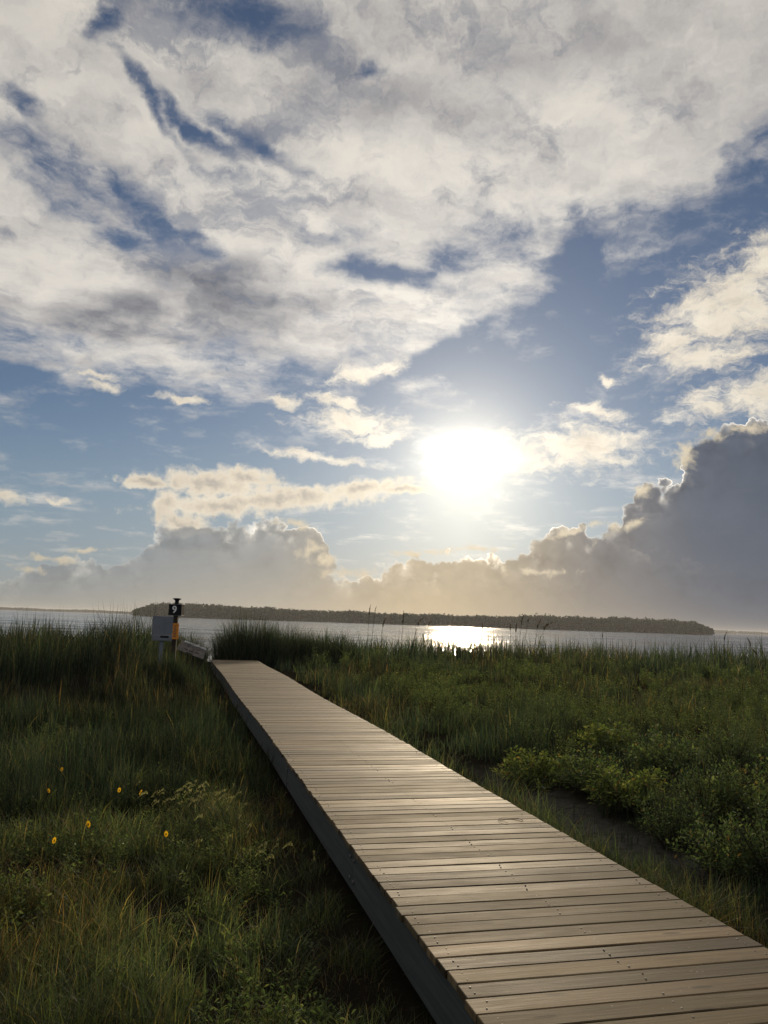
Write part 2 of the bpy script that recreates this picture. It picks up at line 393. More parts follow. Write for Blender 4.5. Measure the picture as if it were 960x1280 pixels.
class MB:
    """collects plain solids into one mesh"""
    def __init__(s): s.V = []; s.F4 = []; s.F3 = []; s.n = 0
    def raw(s, V, F):
        for f in F: (s.F4 if len(f) == 4 else s.F3).append([i+s.n for i in f])
        s.V += [tuple(v) for v in V]; s.n += len(V); return s
    def box(s, c, size, R=None, bev=0.0):
        hx, hy, hz = (v/2 for v in size); b = min(bev, hx*0.9, hy*0.9, hz*0.9)
        if b <= 0:
            P = [(a*hx, e*hy, g*hz) for g in (-1, 1) for e in (-1, 1) for a in (-1, 1)]
            F = [(0, 2, 3, 1), (4, 5, 7, 6), (0, 1, 5, 4), (2, 6, 7, 3), (0, 4, 6, 2), (1, 3, 7, 5)]
        else:
            P = []; idx = {}
            for g in (-1, 1):
                for e in (-1, 1):
                    for a in (-1, 1):
                        for k in range(3):
                            q = [a*(hx-b), e*(hy-b), g*(hz-b)]; q[k] = (a*hx, e*hy, g*hz)[k]
                            idx[(a, e, g, k)] = len(P); P.append(tuple(q))
            F = []
            for k in range(3):
                u, v = (k+1) % 3, (k+2) % 3
                for sg in (-1, 1):
                    def key(su, sv):
                        t = [0, 0, 0]; t[k] = sg; t[u] = su; t[v] = sv; return idx[(t[0], t[1], t[2], k)]
                    f = [key(-1, -1), key(1, -1), key(1, 1), key(-1, 1)]
                    F.append(tuple(f if sg > 0 else f[::-1]))
            for k in range(3):                       # 12 edge strips
                u, v = (k+1) % 3, (k+2) % 3
                for su in (-1, 1):
                    for sv in (-1, 1):
                        def key(sk, w):
                            t = [0, 0, 0]; t[k] = sk; t[u] = su; t[v] = sv; return idx[(t[0], t[1], t[2], w)]
                        f = [key(-1, u), key(1, u), key(1, v), key(-1, v)]
                        F.append(tuple(f if su*sv > 0 else f[::-1]))
            for a in (-1, 1):
                for e in (-1, 1):
                    for g in (-1, 1):
                        f = [idx[(a, e, g, 0)], idx[(a, e, g, 1)], idx[(a, e, g, 2)]]
                        F.append(tuple(f if a*e*g > 0 else f[::-1]))
        P = [Vector(q) for q in P]
        if R is not None: P = [R @ q for q in P]
        c = Vector(c); return s.raw([q+c for q in P], F)
    def lathe(s, prof, c=(0, 0, 0), seg=16, sq=False):
        V = []; F = []; n = len(prof)
        for r, z in prof:
            for k in range(seg):
                a = 2*math.pi*(k+0.5)/seg; V.append((c[0]+r*math.cos(a), c[1]+r*math.sin(a), c[2]+z))
        for i in range(n-1):
            for k in range(seg):
                a, b = i*seg+k, i*seg+(k+1) % seg; F.append((a, b, b+seg, a+seg))
        for i, z in ((0, prof[0][1]), (n-1, prof[-1][1])):
            V.append((c[0], c[1], c[2]+z)); ci = len(V)-1
            for k in range(seg):
                a, b = i*seg+k, i*seg+(k+1) % seg; F.append((ci, b, a) if i == 0 else (ci, a, b))
        return s.raw(V, F)
    def tube(s, pts, r0, r1=None, seg=6):
        pts = [Vector(p) for p in pts]; r1 = r0 if r1 is None else r1; V = []; F = []; n = len(pts)
        for i, p in enumerate(pts):
            d = (pts[min(i+1, n-1)]-pts[max(i-1, 0)]).normalized()
            a = d.orthogonal().normalized() if i == 0 else (a-d*a.dot(d)).normalized(); b = d.cross(a); r = r0+(r1-r0)*i/(n-1)
            for k in range(seg):
                t = 2*math.pi*k/seg; V.append(p+a*(r*math.cos(t))+b*(r*math.sin(t)))
        for i in range(n-1):
            for k in range(seg):
                u, v = i*seg+k, i*seg+(k+1) % seg; F.append((u, v, v+seg, u+seg))
        for i, rv in ((0, True), (n-1, False)):
            V.append(pts[i]); ci = len(V)-1
            for k in range(seg):
                u, v = i*seg+k, i*seg+(k+1) % seg; F.append((ci, v, u) if rv else (ci, u, v))
        return s.raw(V, F)
    def mesh(s, name):
        return np_mesh(name, np.array(s.V), [np.array(s.F4).reshape(-1, 4), np.array(s.F3).reshape(-1, 3)])
    def build(s, name, mat, parent=None, smooth=False): return obj(name, s.mesh(name), mat, parent, smooth)

# ------------------------------------------------------------------ materials
def material(name):
    m = bpy.data.materials.new(name); m.use_nodes = True; t = m.node_tree; t.nodes.clear()
    N = NT(t); o = N.new('ShaderNodeOutputMaterial'); return m, N, o
def plain(name, c, rough=0.6, spec=0.5, metal=0.0, var=0.25, scale=6.0, bump=0.0):
    m, N, o = material(name)
    tc = N.new('ShaderNodeTexCoord').outputs['Object']
    f, _ = N.noise(tc, scale, 6, 0.65)
    b = N.new('ShaderNodeBsdfPrincipled')
    k = N.step(f, 0.3, 0.7, 1-var, 1+var, 'LINEAR')
    N.put(b.inputs['Base Color'], N.mix(1.0, (c[0], c[1], c[2], 1), N.vec(k, k, k), 'MULTIPLY'))
    N.put(b.inputs['Roughness'], N.step(f, 0.3, 0.7, rough*0.85, min(1, rough*1.15), 'LINEAR'))
    b.inputs['Specular IOR Level'].default_value = spec; b.inputs['Metallic'].default_value = metal
    if bump:
        bp = N.new('ShaderNodeBump'); bp.inputs['Strength'].default_value = bump; bp.inputs['Distance'].default_value = 0.01
        N.put(bp.inputs['Height'], f); N.put(b.inputs['Normal'], bp.outputs[0])
    N.t.links.new(b.outputs[0], o.inputs['Surface']); return m
def leafy(name, trans=0.45, gloss=0.12, rough=0.4, tcol=(1.25, 1.28, 0.80)):
    """leaf surface: colour comes from the plant's own per-leaf tint; light also passes through it"""
    m, N, o = material(name)
    a = N.new('ShaderNodeAttribute', attribute_name='tint').outputs['Color']
    di = N.new('ShaderNodeBsdfDiffuse'); N.put(di.inputs['Color'], a)
    tr = N.new('ShaderNodeBsdfTranslucent'); N.put(tr.inputs['Color'], N.mix(1.0, a, (tcol[0], tcol[1], tcol[2], 1), 'MULTIPLY'))
    gl = N.new('ShaderNodeBsdfGlossy'); gl.inputs['Roughness'].default_value = rough; gl.inputs['Color'].default_value = (1, 1, 1, 1)
    fr = N.new('ShaderNodeFresnel'); fr.inputs['IOR'].default_value = 1.4
    m1 = N.new('ShaderNodeMixShader'); m1.inputs[0].default_value = trans
    N.t.links.new(di.outputs[0], m1.inputs[1]); N.t.links.new(tr.outputs[0], m1.inputs[2])
    m2 = N.new('ShaderNodeMixShader'); N.put(m2.inputs[0], N.mul(fr.outputs[0], gloss*4))
    N.t.links.new(m1.outputs[0], m2.inputs[1]); N.t.links.new(gl.outputs[0], m2.inputs[2])
    N.t.links.new(m2.outputs[0], o.inputs['Surface']); return m

def mat_ground():
    m, N, o = material('soil')
    g = N.new('ShaderNodeNewGeometry').outputs['Position']
    f1, _ = N.noise(g, 0.6, 6, 0.6); f2, _ = N.noise(g, 9.0, 6, 0.7); f3, _ = N.noise(N.vm('MULTIPLY', g, (30, 120, 30)), 1.0, 3, 0.6)
    c = N.ramp(f1, [(0.3, (0.010, 0.009, 0.007)), (0.5, (0.018, 0.015, 0.010)), (0.62, (0.016, 0.018, 0.009)), (0.8, (0.030, 0.025, 0.017))])
    c = N.mix(N.step(f2, 0.56, 0.74, 0, 0.6), c, (0.07, 0.06, 0.045, 1))
    c = N.mix(N.step(f2, 0.46, 0.30, 0, 0.8), c, (0.012, 0.011, 0.008, 1))
    c = N.mix(N.step(f3, 0.66, 0.74, 0, 0.6), c, (0.16, 0.13, 0.08, 1))
    px_, py, pz = N.xyz(g)
    mm = N.add(N.mul(px_, float(DN[0])), N.mul(py, float(DN[1])), -float(DO[0]*DN[0]+DO[1]*DN[1])-DECK_W, N.mul(N.sub(f1, 0.5), 0.8))
    strip = N.mul(N.step(mm, 0.95, 1.3), N.step(mm, 2.2, 1.8), N.step(py, 7.0, 8.4), N.step(py, 13.0, 11.0))
    c = N.mix(N.mul(strip, N.step(f2, 0.35, 0.6, 0.45, 1.0)), c, (0.070, 0.066, 0.060, 1))
    sand = N.step(py, 36.0, 50.0)
    c = N.mix(N.mul(sand, 0.8), c, (0.22, 0.19, 0.15, 1))
    b = N.new('ShaderNodeBsdfPrincipled'); N.put(b.inputs['Base Color'], c); b.inputs['Roughness'].default_value = 1.0
    b.inputs['Specular IOR Level'].default_value = 0.0
    bp = N.new('ShaderNodeBump'); bp.inputs['Distance'].default_value = 0.03; N.put(bp.inputs['Height'], f2); N.put(b.inputs['Normal'], bp.outputs[0])
    N.t.links.new(b.outputs[0], o.inputs['Surface']); return m
def mat_water():
    m, N, o = material('sea_water')
    g = N.new('ShaderNodeNewGeometry').outputs['Position']
    calm, _ = N.noise(N.vm('MULTIPLY', g, (0.004, 0.03, 1)), 0.4, 4, 0.55)
    b = N.new('ShaderNodeBsdfPrincipled')
    b.inputs['Base Color'].default_value = (0.030, 0.036, 0.036, 1)
    b.inputs['IOR'].default_value = 1.33
    N.put(b.inputs['Roughness'], N.step(calm, 0.35, 0.65, WROUGH*0.85, WROUGH*1.2))
    _, n1 = N.noise(N.vm('MULTIPLY', g, (0.7, 1.0, 1)), 1.3, 3, 0.6)
    _, n2 = N.noise(N.vm('MULTIPLY', g, (0.10, 0.22, 1)), 0.5, 3, 0.6)
    k = N.step(calm, 0.35, 0.65, 0.55, 1.25)
    nx, ny, _ = N.xyz(N.cen(n1)); mx_, my_, _ = N.xyz(N.cen(n2))
    nv = N.vec(N.mul(N.add(nx, mx_), k, WSLOPE*0.60), N.mul(N.add(ny, my_), k, WSLOPE), 1.0)
    N.put(b.inputs['Normal'], N.vm('NORMALIZE', nv))
    N.t.links.new(b.outputs[0], o.inputs['Surface']); return m
def mat_planks():
    m, N, o = material('weathered_planks')
    uv = N.new('ShaderNodeTexCoord').outputs['UV']
    tint = N.xyz(N.new('ShaderNodeAttribute', attribute_name='tint').outputs['Color'])
    u, v, _ = N.xyz(uv)
    off = N.mul(tint[1], 60.0)
    pv = N.vec(N.add(N.mul(u, 1.0), off), N.add(N.mul(v, 1.0), off), off)
    gr, _ = N.noise(N.vm('MULTIPLY', pv, (1.6, 42.0, 1)), 1.0, 7, 0.65, 0.6)
    gr2, _ = N.noise(N.vm('MULTIPLY', pv, (5.0, 190.0, 1)), 1.0, 3, 0.6)
    st, _ = N.noise(N.vm('MULTIPLY', pv, (1.3, 4.0, 1)), 1.6, 6, 0.65)
    g = N.new('ShaderNodeNewGeometry').outputs['Position']
    blot, _ = N.noise(g, 0.55, 5, 0.6)
    sp, _ = N.noise(g, 34.0, 3, 0.6)
    c = N.ramp(gr, [(0.25, (0.052, 0.035, 0.019)), (0.45, (0.105, 0.076, 0.043)), (0.6, (0.145, 0.109, 0.065)), (0.8, (0.205, 0.160, 0.102))])
    k = N.step(tint[0], 0.0, 1.0, 0.35, 1.45, 'LINEAR')
    c = N.mix(1.0, c, N.vec(k, N.mul(k, N.step(tint[2], 0, 1, 0.90, 1.02, 'LINEAR')), N.mul(k, N.step(tint[2], 0, 1, 0.86, 1.02, 'LINEAR'))), 'MULTIPLY')
    c = N.mix(N.step(st, 0.54, 0.72, 0, 0.40), c, (0.075, 0.058, 0.045, 1))
    c = N.mix(N.step(blot, 0.52, 0.70, 0, 0.30), c, (0.085, 0.066, 0.050, 1))
    c = N.mix(N.step(gr2, 0.38, 0.28, 0, 0.6), c, (0.045, 0.035, 0.026, 1))
    kn = N.new('ShaderNodeTexVoronoi', feature='F1', voronoi_dimensions='2D'); N.put(kn.inputs['Vector'], N.vm('MULTIPLY', pv, (1.3, 5.2, 1))); kn.inputs['Scale'].default_value = 1.0
    c = N.mix(N.step(kn.outputs['Distance'], 0.10, 0.05, 0, 0.75), c, (0.035, 0.024, 0.016, 1))
    bl_, _ = N.noise(N.vm('MULTIPLY', pv, (0.7, 9.0, 1)), 1.1, 6, 0.7)
    c = N.mix(N.step(bl_, 0.54, 0.72, 0, 0.45), c, (0.235, 0.215, 0.175, 1))
    wet, _ = N.noise(g, 2.2, 6, 0.7)
    c = N.mix(N.step(wet, 0.55, 0.70, 0, 0.40), c, (0.060, 0.050, 0.036, 1))
    cr_ = N.noise(N.vm('MULTIPLY', pv, (0.9, 60.0, 1)), 1.0, 2, 0.4, 1.2)[0]
    c = N.mix(N.step(cr_, 0.715, 0.74, 0, 0.85), c, (0.016, 0.012, 0.009, 1))
    c = N.mix(1.0, c, (0.97, 1.0, 0.94, 1), 'MULTIPLY')
    c = N.mix(N.step(sp, 0.70, 0.76, 0, 0.6), c, (0.36, 0.33, 0.28, 1))
    c = N.mix(N.step(sp, 0.30, 0.25, 0, 0.6), c, (0.03, 0.025, 0.02, 1))
    b = N.new('ShaderNodeBsdfPrincipled'); N.put(b.inputs['Base Color'], c)
    N.put(b.inputs['Roughness'], N.add(N.add(N.step(gr, 0.3, 0.7, 0.64, 0.76, 'LINEAR'), N.step(tint[2], 0.0, 1.0, -0.05, 0.08, 'LINEAR')), N.step(st, 0.4, 0.7, -0.02, 0.03)))
    b.inputs['Specular IOR Level'].default_value = 0.16
    bp = N.new('ShaderNodeBump'); bp.inputs['Strength'].default_value = 0.45; bp.inputs['Distance'].default_value = 0.003
    N.put(bp.inputs['Height'], N.add(gr, N.mul(gr2, 0.5))); N.put(b.inputs['Normal'], bp.outputs[0])
    N.t.links.new(b.outputs[0], o.inputs['Surface']); return m
def mat_fascia():
    m, N, o = material('weathered_fascia')
    uv = N.new('ShaderNodeTexCoord').outputs['UV']
    gr, _ = N.noise(N.vm('MULTIPLY', uv, (1.2, 30.0, 1)), 1.0, 6, 0.65, 0.5)
    st, _ = N.noise(N.vm('MULTIPLY', uv, (2.0, 3.0, 1)), 1.2, 6, 0.7)
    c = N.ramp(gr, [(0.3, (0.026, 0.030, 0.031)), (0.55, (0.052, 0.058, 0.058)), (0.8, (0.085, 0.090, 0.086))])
    c = N.mix(N.step(st, 0.5, 0.72, 0, 0.7), c, (0.05, 0.052, 0.045, 1))
    b = N.new('ShaderNodeBsdfPrincipled'); N.put(b.inputs['Base Color'], c); b.inputs['Roughness'].default_value = 0.7
    bp = N.new('ShaderNodeBump'); bp.inputs['Strength'].default_value = 0.4; bp.inputs['Distance'].default_value = 0.004
    N.put(bp.inputs['Height'], gr); N.put(b.inputs['Normal'], bp.outputs[0])
    N.t.links.new(b.outputs[0], o.inputs['Surface']); return m
WROUGH = 0.10; WSLOPE = 1.15
M_GRASS = leafy('grass_blade', 0.55, 0.012, 0.6)
M_LEAF = leafy('shrub_leaf', 0.55, 0.03, 0.55)
M_BOLT = plain('bolt_steel', (0.12, 0.11, 0.10), 0.6, 0.4)
M_STEM = plain('woody_stem', (0.045, 0.034, 0.022), 0.85, 0.2)
M_PETAL = plain('yellow_petal', (0.75, 0.40, 0.02), 0.6, 0.3, var=0.15)
M_FOREST = leafy('far_foliage', 0.25, 0.03, 0.6)

# ------------------------------------------------------------------ ground, water, far land
def build_ground():
    ys = np.concatenate([np.arange(-6, 20, 0.2), np.arange(20, 75, 0.5), np.array([76, 80, 90, 110, 150, 220])])
    us = np.concatenate([np.linspace(-1, 1, 261)])
    X = np.array([[u*(18+max(0, yy)*1.25) for u in us] for yy in ys]); Y = np.repeat(ys[:, None], len(us), 1)
    Z = H(X, Y)
    n, m = X.shape; V = np.c_[X.ravel(), Y.ravel(), Z.ravel()]
    i = (np.arange(n-1)[:, None]*m+np.arange(m-1)).ravel()
    me = np_mesh('ground', V, [np.c_[i, i+1, i+m+1, i+m]])
    tag(obj('ground', me, mat_ground(), smooth=True), kind='structure')
    V = []; F = []
    R = 12000.0
    ys2 = np.array([40, 60, 80, 110, 150, 220, 350, 600, 1000, 2000, 4000, R])
    xs2 = np.array([-R, -3000, -800, -200, -60, 0, 60, 200, 800, 3000, R])
    X, Y = np.meshgrid(xs2, ys2); V = np.c_[X.ravel(), Y.ravel(), np.full(X.size, WATER_Z)]
    n, m = X.shape; i = (np.arange(n-1)[:, None]*m+np.arange(m-1)).ravel()
    tag(obj('water', np_mesh('water', V, [np.c_[i, i+1, i+m+1, i+m]]), mat_water()), kind='structure')
    # sea bed far below so that the water has something under it
def polar(az, dist): return (dist*math.sin(rad(az)), dist*math.cos(rad(az)))
ISL_D = 1180.0
def land_strip(name, az0, az1, dist, depth, hmax, mat, seed):
    n = 160; V = []; k = 7
    for i in range(n+1):
        t = i/n; az = az0+(az1-az0)*t
        endf = min(1.0, min(t, 1-t)*14)**0.5
        wob = 1+0.02*math.sin(t*21+seed)+0.012*math.sin(t*57+seed*2)
        for j in range(k+1):
            q = j/k; dd = dist*wob+depth*endf*(q-0.5)+depth*0.5
            x, y = polar(az, dd); z = WATER_Z-0.6+(hmax+0.6)*math.sin(math.pi*q)*endf
            V.append((x, y, z))
    i = (np.arange(n)[:, None]*(k+1)+np.arange(k)).ravel()
    return tag(obj(name, np_mesh(name, np.array(V), [np.c_[i, i+k+1, i+k+2, i+1]]), mat, smooth=True), kind='structure')
def leaf_cloud(cx, cy, cz, rx, rz, cnt, size, tint, r):
    """cnt leaf faces on/in an ellipsoid"""
    d = r.normal(size=(cnt, 3)); d /= np.linalg.norm(d, axis=1)[:, None]
    q = d*(r.random((cnt, 1))**0.33)
    P = q*np.array([rx, rx, rz])+np.array([cx, cy, cz])
    a = r.normal(size=(cnt, 3)); a /= np.linalg.norm(a, axis=1)[:, None]
    b = np.cross(a, d); b /= np.linalg.norm(b, axis=1)[:, None]+1e-9
    s = size*(0.6+0.8*r.random((cnt, 1)))
    V = np.stack([P-a*s, P+b*s*0.7, P+a*s, P-b*s*0.7], 1).reshape(-1, 3)
    c = np.repeat(tint*(0.7+0.6*r.random((cnt, 1))), 4, 0)
    return V, c
def build_far():
    m_land = plain('island_land', (0.05, 0.05, 0.03), 0.9, 0.1, scale=0.05)
    azL = azel(166, 772)[0]; azR = azel(893, 794)[0]
    land_strip('island', azL, azR, ISL_D, 160, 2.2, m_land, 1.0)
    r = np.random.default_rng(4); Vs = []; Cs = []
    nT = 1500
    for i in range(nT):
        t = r.random(); az = azL+0.12+(azR-azL-0.3)*t
        dq = r.random(); wob = 1+0.02*math.sin(t*21+1)+0.012*math.sin(t*57+2)
        x, y = polar(az, ISL_D*wob+8+100*dq)
        env = 0.78+0.16*math.sin(t*9.0+0.5)*0.5+0.22*(fbm(t*26, 3.0, 3)-0.5)
        env *= min(1.0, 0.45+(1-t)*22)*min(1.0, 0.55+t*14)
        h = 22.0*env*(0.86+0.20*r.random()+(0.07 if r.random() < 0.06 else 0))
        tint = np.array([[0.030, 0.040, 0.016]])*(0.7+0.6*r.random())
        rx = 3.2+2.4*r.random()
        v, c = leaf_cloud(x, y, WATER_Z+1.0+h*0.62, rx, h*0.40, 70, 1.25, tint, r); Vs.append(v); Cs.append(c)
        v, c = leaf_cloud(x, y-2, WATER_Z+1.0+h*0.22, rx*1.1, h*0.26, 30, 1.4, tint*0.9, r); Vs.append(v); Cs.append(c)
    V = np.concatenate(Vs); F = np.arange(len(V)).reshape(-1, 4)
    tag(obj('forest', np_mesh('forest', V, [F], np.concatenate(Cs)), M_FOREST),
        'dark wooded band of trees covering the long island across the water', 'forest', kind='stuff')
    # the farther, lower shore either side of the island
    for nm, pa, pb, dd, hh in (('far_shore', (-160, 760), (215, 770), 3600, 9.0), ('far_shore', (860, 790), (1120, 800), 4200, 10.0)):
        a0, a1 = azel(*pa)[0], azel(*pb)[0]
        land_strip(nm, a0, a1, dd, 400, 2.5, m_land, 3.0)
    Vs = []; Cs = []
    for (pa, pb, dd, hh) in (((-150, 760), (205, 770), 3600, 11.0), ((862, 790), (1110, 800), 4200, 14.0)):
        a0, a1 = azel(*pa)[0], azel(*pb)[0]
        for i in range(520):
            t = r.random(); x, y = polar(a0+(a1-a0)*t, dd+60+200*r.random())
            h = hh*(0.45+0.9*fbm(t*7, dd*0.001, 3))
            v, c = leaf_cloud(x, y, WATER_Z+1+h*0.5, 9, h*0.5, 34, 3.0, np.array([[0.035, 0.042, 0.02]]), r); Vs.append(v); Cs.append(c)
    V = np.concatenate(Vs)
    tag(obj('far_treeline', np_mesh('far_treeline', V, [np.arange(len(V)).reshape(-1, 4)], np.concatenate(Cs)), M_FOREST),
        'faint low tree line on the farthest shore beyond the island ends', 'tree line', kind='stuff')
def build_haze():
    b = MB().box((0, 5500, 16.0), (25000, 13400, 39.0))
    b.V = [(x, y, -10.0 if z < 16 else 26.0) for x, y, z in b.V]
    m, N, o = material('haze')
    v = N.new('ShaderNodeVolumePrincipled')
    v.inputs['Color'].default_value = (0.95, 0.95, 0.95, 1); v.inputs['Density'].default_value = HAZE; v.inputs['Anisotropy'].default_value = 0.25
    N.t.links.new(v.outputs[0], o.inputs['Volume'])
    ob = b.build('haze', m); tag(ob, 'thin pale sea haze lying over the marsh, water and island', 'haze', kind='stuff')
HAZE = 0.00012

# ------------------------------------------------------------------ boardwalk
def build_boardwalk():
    root = empty('boardwalk', (0, 0, 0), 0, 'long straight boardwalk of weathered grey-brown planks running through the grass to the water', 'boardwalk')
    pitch, gap, th = 0.1465, 0.0100, 0.038
    r = np.random.default_rng(8)
    V = []; F = []; T = []; UV = []; scr = MB()
    s = -4.6; k = 0
    while s < DECK_END+1.5:
        w = pitch-gap+r.normal()*0.0012
        land = s > DECK_END
        e0, e1 = (-0.012, DECK_W+0.012) if not land else (-0.75, DECK_W-0.45)
        e0 += r.normal()*0.004; e1 += r.normal()*0.004
        s0, s1 = s, s+w
        skew = r.normal()*0.0012
        z0, z1 = float(deck_prof(s0)), float(deck_prof(s1))
        if land: z0 -= 0.07; z1 -= 0.07
        dz = r.normal(size=4)*0.0009
        base = len(V); b = 0.004
        c0 = np.clip(r.normal(0.5, 0.28), 0, 1); tint = (c0, r.random(), r.random())
        ns = [e0, e0+b] + list(np.linspace(e0+0.25, e1-0.25, 6)) + [e1-b, e1]
        sag = r.normal()*0.0012
        rows = []
        for j, n in enumerate(ns):
            q = (n-e0)/(e1-e0); zz = dz[0]*(1-q)+dz[1]*q+sag*math.sin(q*math.pi)
            tl = skew*(q-0.5)
            prof = [(s0, z0-th), (s0, z0-b), (s0+b, z0), (s1-b, z1), (s1, z1-b), (s1, z1-th)]
            if j in (0, len(ns)-1): prof = [(a, (c if i in (0, 5) else c-(0.002))) for i, (a, c) in enumerate(prof)]
            for a, c in prof:
                x, y = deck_xy(a+tl, n); V.append((x, y, c+zz)); T.append(tint); UV.append((n, a-s0))
        m = 6
        for j in range(len(ns)-1):
            for i in range(m):
                a = base+j*m+i; bb = base+j*m+(i+1) % m
                F.append((a, bb, bb+m, a+m))
        for j, fl in ((0, False), (len(ns)-1, True)):
            f = [base+j*m+i for i in range(m)]
            F.append((f[0], f[1], f[4], f[5])[::1 if fl else -1]); F.append((f[1], f[2], f[3], f[4])[::1 if fl else -1])
        if -1.5 < s < 24:
            for n in (0.06, DECK_W*0.5+0.02, DECK_W-0.07):
                for f in (0.28, 0.74):
                    if r.random() < 0.9:
                        ss = s0+w*f+r.normal()*0.004; nn = n+r.normal()*0.010
                        x, y = deck_xy(ss, nn); zt = float(deck_prof(ss))
                        rr = 0.0042+0.0018*r.random()
                        scr.lathe([(rr, -0.004), (rr, 0.0012), (rr*0.6, 0.0026)], (x, y, zt), 6)
        s += pitch; k += 1
    F = np.array([f for f in F])
    obj('deck', np_mesh('deck', np.array(V), [F], np.array(T), np.array(UV)), mat_planks(), root)
    so = scr.build('screw_heads', plain('screw_steel', (0.34, 0.31, 0.27), 0.6, 0.3, 0.3), root); so['kind'] = 'stuff'
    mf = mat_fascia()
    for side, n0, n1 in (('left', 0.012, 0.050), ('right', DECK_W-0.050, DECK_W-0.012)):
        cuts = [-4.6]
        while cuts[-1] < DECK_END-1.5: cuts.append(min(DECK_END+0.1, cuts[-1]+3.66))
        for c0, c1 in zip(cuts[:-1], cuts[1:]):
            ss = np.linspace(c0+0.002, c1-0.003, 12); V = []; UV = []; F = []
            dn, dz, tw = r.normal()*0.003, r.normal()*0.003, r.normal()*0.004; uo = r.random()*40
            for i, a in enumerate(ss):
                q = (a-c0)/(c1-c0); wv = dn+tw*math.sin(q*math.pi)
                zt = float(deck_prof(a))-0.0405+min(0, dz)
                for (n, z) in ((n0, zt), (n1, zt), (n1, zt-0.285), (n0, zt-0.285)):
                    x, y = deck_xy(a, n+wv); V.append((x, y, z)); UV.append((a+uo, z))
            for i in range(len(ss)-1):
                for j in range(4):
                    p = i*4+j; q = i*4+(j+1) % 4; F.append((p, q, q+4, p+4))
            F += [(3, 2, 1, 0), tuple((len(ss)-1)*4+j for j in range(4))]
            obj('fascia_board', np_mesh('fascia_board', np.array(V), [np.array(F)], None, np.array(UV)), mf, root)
            if side == 'left' and c1 < 20:
                for a in (c0+0.06, c1-0.06):
                    for z in (-0.10, -0.25):
                        x, y = deck_xy(a, n0-0.004); zt = float(deck_prof(a))+z
                        R = Matrix.Rotation(math.atan2(DN[1], DN[0]), 3, 'Z') @ Matrix.Rotation(rad(-90), 3, 'Y')
                        b = MB().lathe([(0.014, -0.004), (0.014, 0.004), (0.009, 0.008)], (0, 0, 0), 10)
                        b.V = [tuple(R @ Vector(v)+Vector((x, y, zt))) for v in b.V]
                        b.build('bolt_head', M_BOLT, root)

# ------------------------------------------------------------------ blades and leaves (vectorised)
GREENS = np.array([(0.034, 0.054, 0.034), (0.050, 0.063, 0.038), (0.022, 0.036, 0.026), (0.074, 0.076, 0.046), (0.044, 0.070, 0.037)])  # blue raised: pale veiling glare put into the greens themselves
def blades(x, y, z, h, w, lean_az, lean, tint, r, K=3, curl=2.0):
    """thin tapered grass blades; all arguments are arrays of one length"""
    n = len(x); t = np.linspace(0, 1, K+1)
    L = np.stack([np.cos(lean_az), np.sin(lean_az)], 1)
    fa = r.random(n)*2*np.pi; Wd = np.stack([np.cos(fa), np.sin(fa)], 1)
    V = np.zeros((n, 2*K+1, 3), np.float32)
    for k in range(K+1):
        tt = t[k]; off = h*lean*tt**curl
        up = h*(tt-0.45*np.minimum(lean, 1.1)*tt**2*0.8)
        c = np.stack([x+L[:, 0]*off, y+L[:, 1]*off, z+up], 1)
        if k < K:
            ww = (w*(1-0.75*tt**1.6)*0.5)[:, None]
            V[:, 2*k, :2] = c[:, :2]-Wd*ww; V[:, 2*k, 2] = c[:, 2]
            V[:, 2*k+1, :2] = c[:, :2]+Wd*ww; V[:, 2*k+1, 2] = c[:, 2]
        else: V[:, 2*K] = c
    b = (np.arange(n)*(2*K+1))[:, None]
    Q = np.concatenate([b+np.array([2*k, 2*k+1, 2*k+3, 2*k+2]) for k in range(K-1)], 0)
    T3 = b+np.array([2*K-2, 2*K-1, 2*K])
    C = np.repeat(tint, 2*K+1, 0)
    return V.reshape(-1, 3), Q, T3, C
def leaves(P, D, Up, ln, wd, tint, fold=0.18):
    """folded two-quad leaves at P pointing along D"""
    n = len(P); S = np.cross(D, Up); S /= np.linalg.norm(S, axis=1)[:, None]+1e-9; Nn = np.cross(S, D)
    l = ln[:, None]; w = wd[:, None]
    V = np.stack([P, P+D*l*0.40+S*w*0.42+Nn*w*fold, P+D*l*0.76+S*w*0.40+Nn*w*fold, P+D*l, P+D*l*0.76-S*w*0.40+Nn*w*fold, P+D*l*0.40-S*w*0.42+Nn*w*fold], 1).reshape(-1, 3)
    b = (np.arange(n)*6)[:, None]
    Q = np.concatenate([b+np.array([0, 1, 2, 3]), b+np.array([0, 3, 4, 5])], 0)
    return V, Q, np.repeat(tint, 6, 0)
class Cloth:
    def __init__(s): s.V = []; s.Q = []; s.T = []; s.C = []; s.n = 0
    def put(s, V, Q, T, C):
        s.V.append(V); s.C.append(C)
        if Q is not None and len(Q): s.Q.append(Q+s.n)
        if T is not None and len(T): s.T.append(T+s.n)
        s.n += len(V)
    def mesh(s, name):
        return np_mesh(name, np.concatenate(s.V), ([np.concatenate(s.Q)] if s.Q else [])+([np.concatenate(s.T)] if s.T else []), np.concatenate(s.C))
def pick_tint(n, r, weights, dry=0.06, cols=GREENS, var=0.3):
    w = np.array(weights, float); w /= w.sum()
    c = cols[r.choice(len(cols), n, p=w)]*(1-var+2*var*r.random((n, 1)))
    dm = r.random(n) < dry
    c[dm] = np.array([0.16, 0.13, 0.075])*(0.5+0.7*r.random((dm.sum(), 1)))
    return c

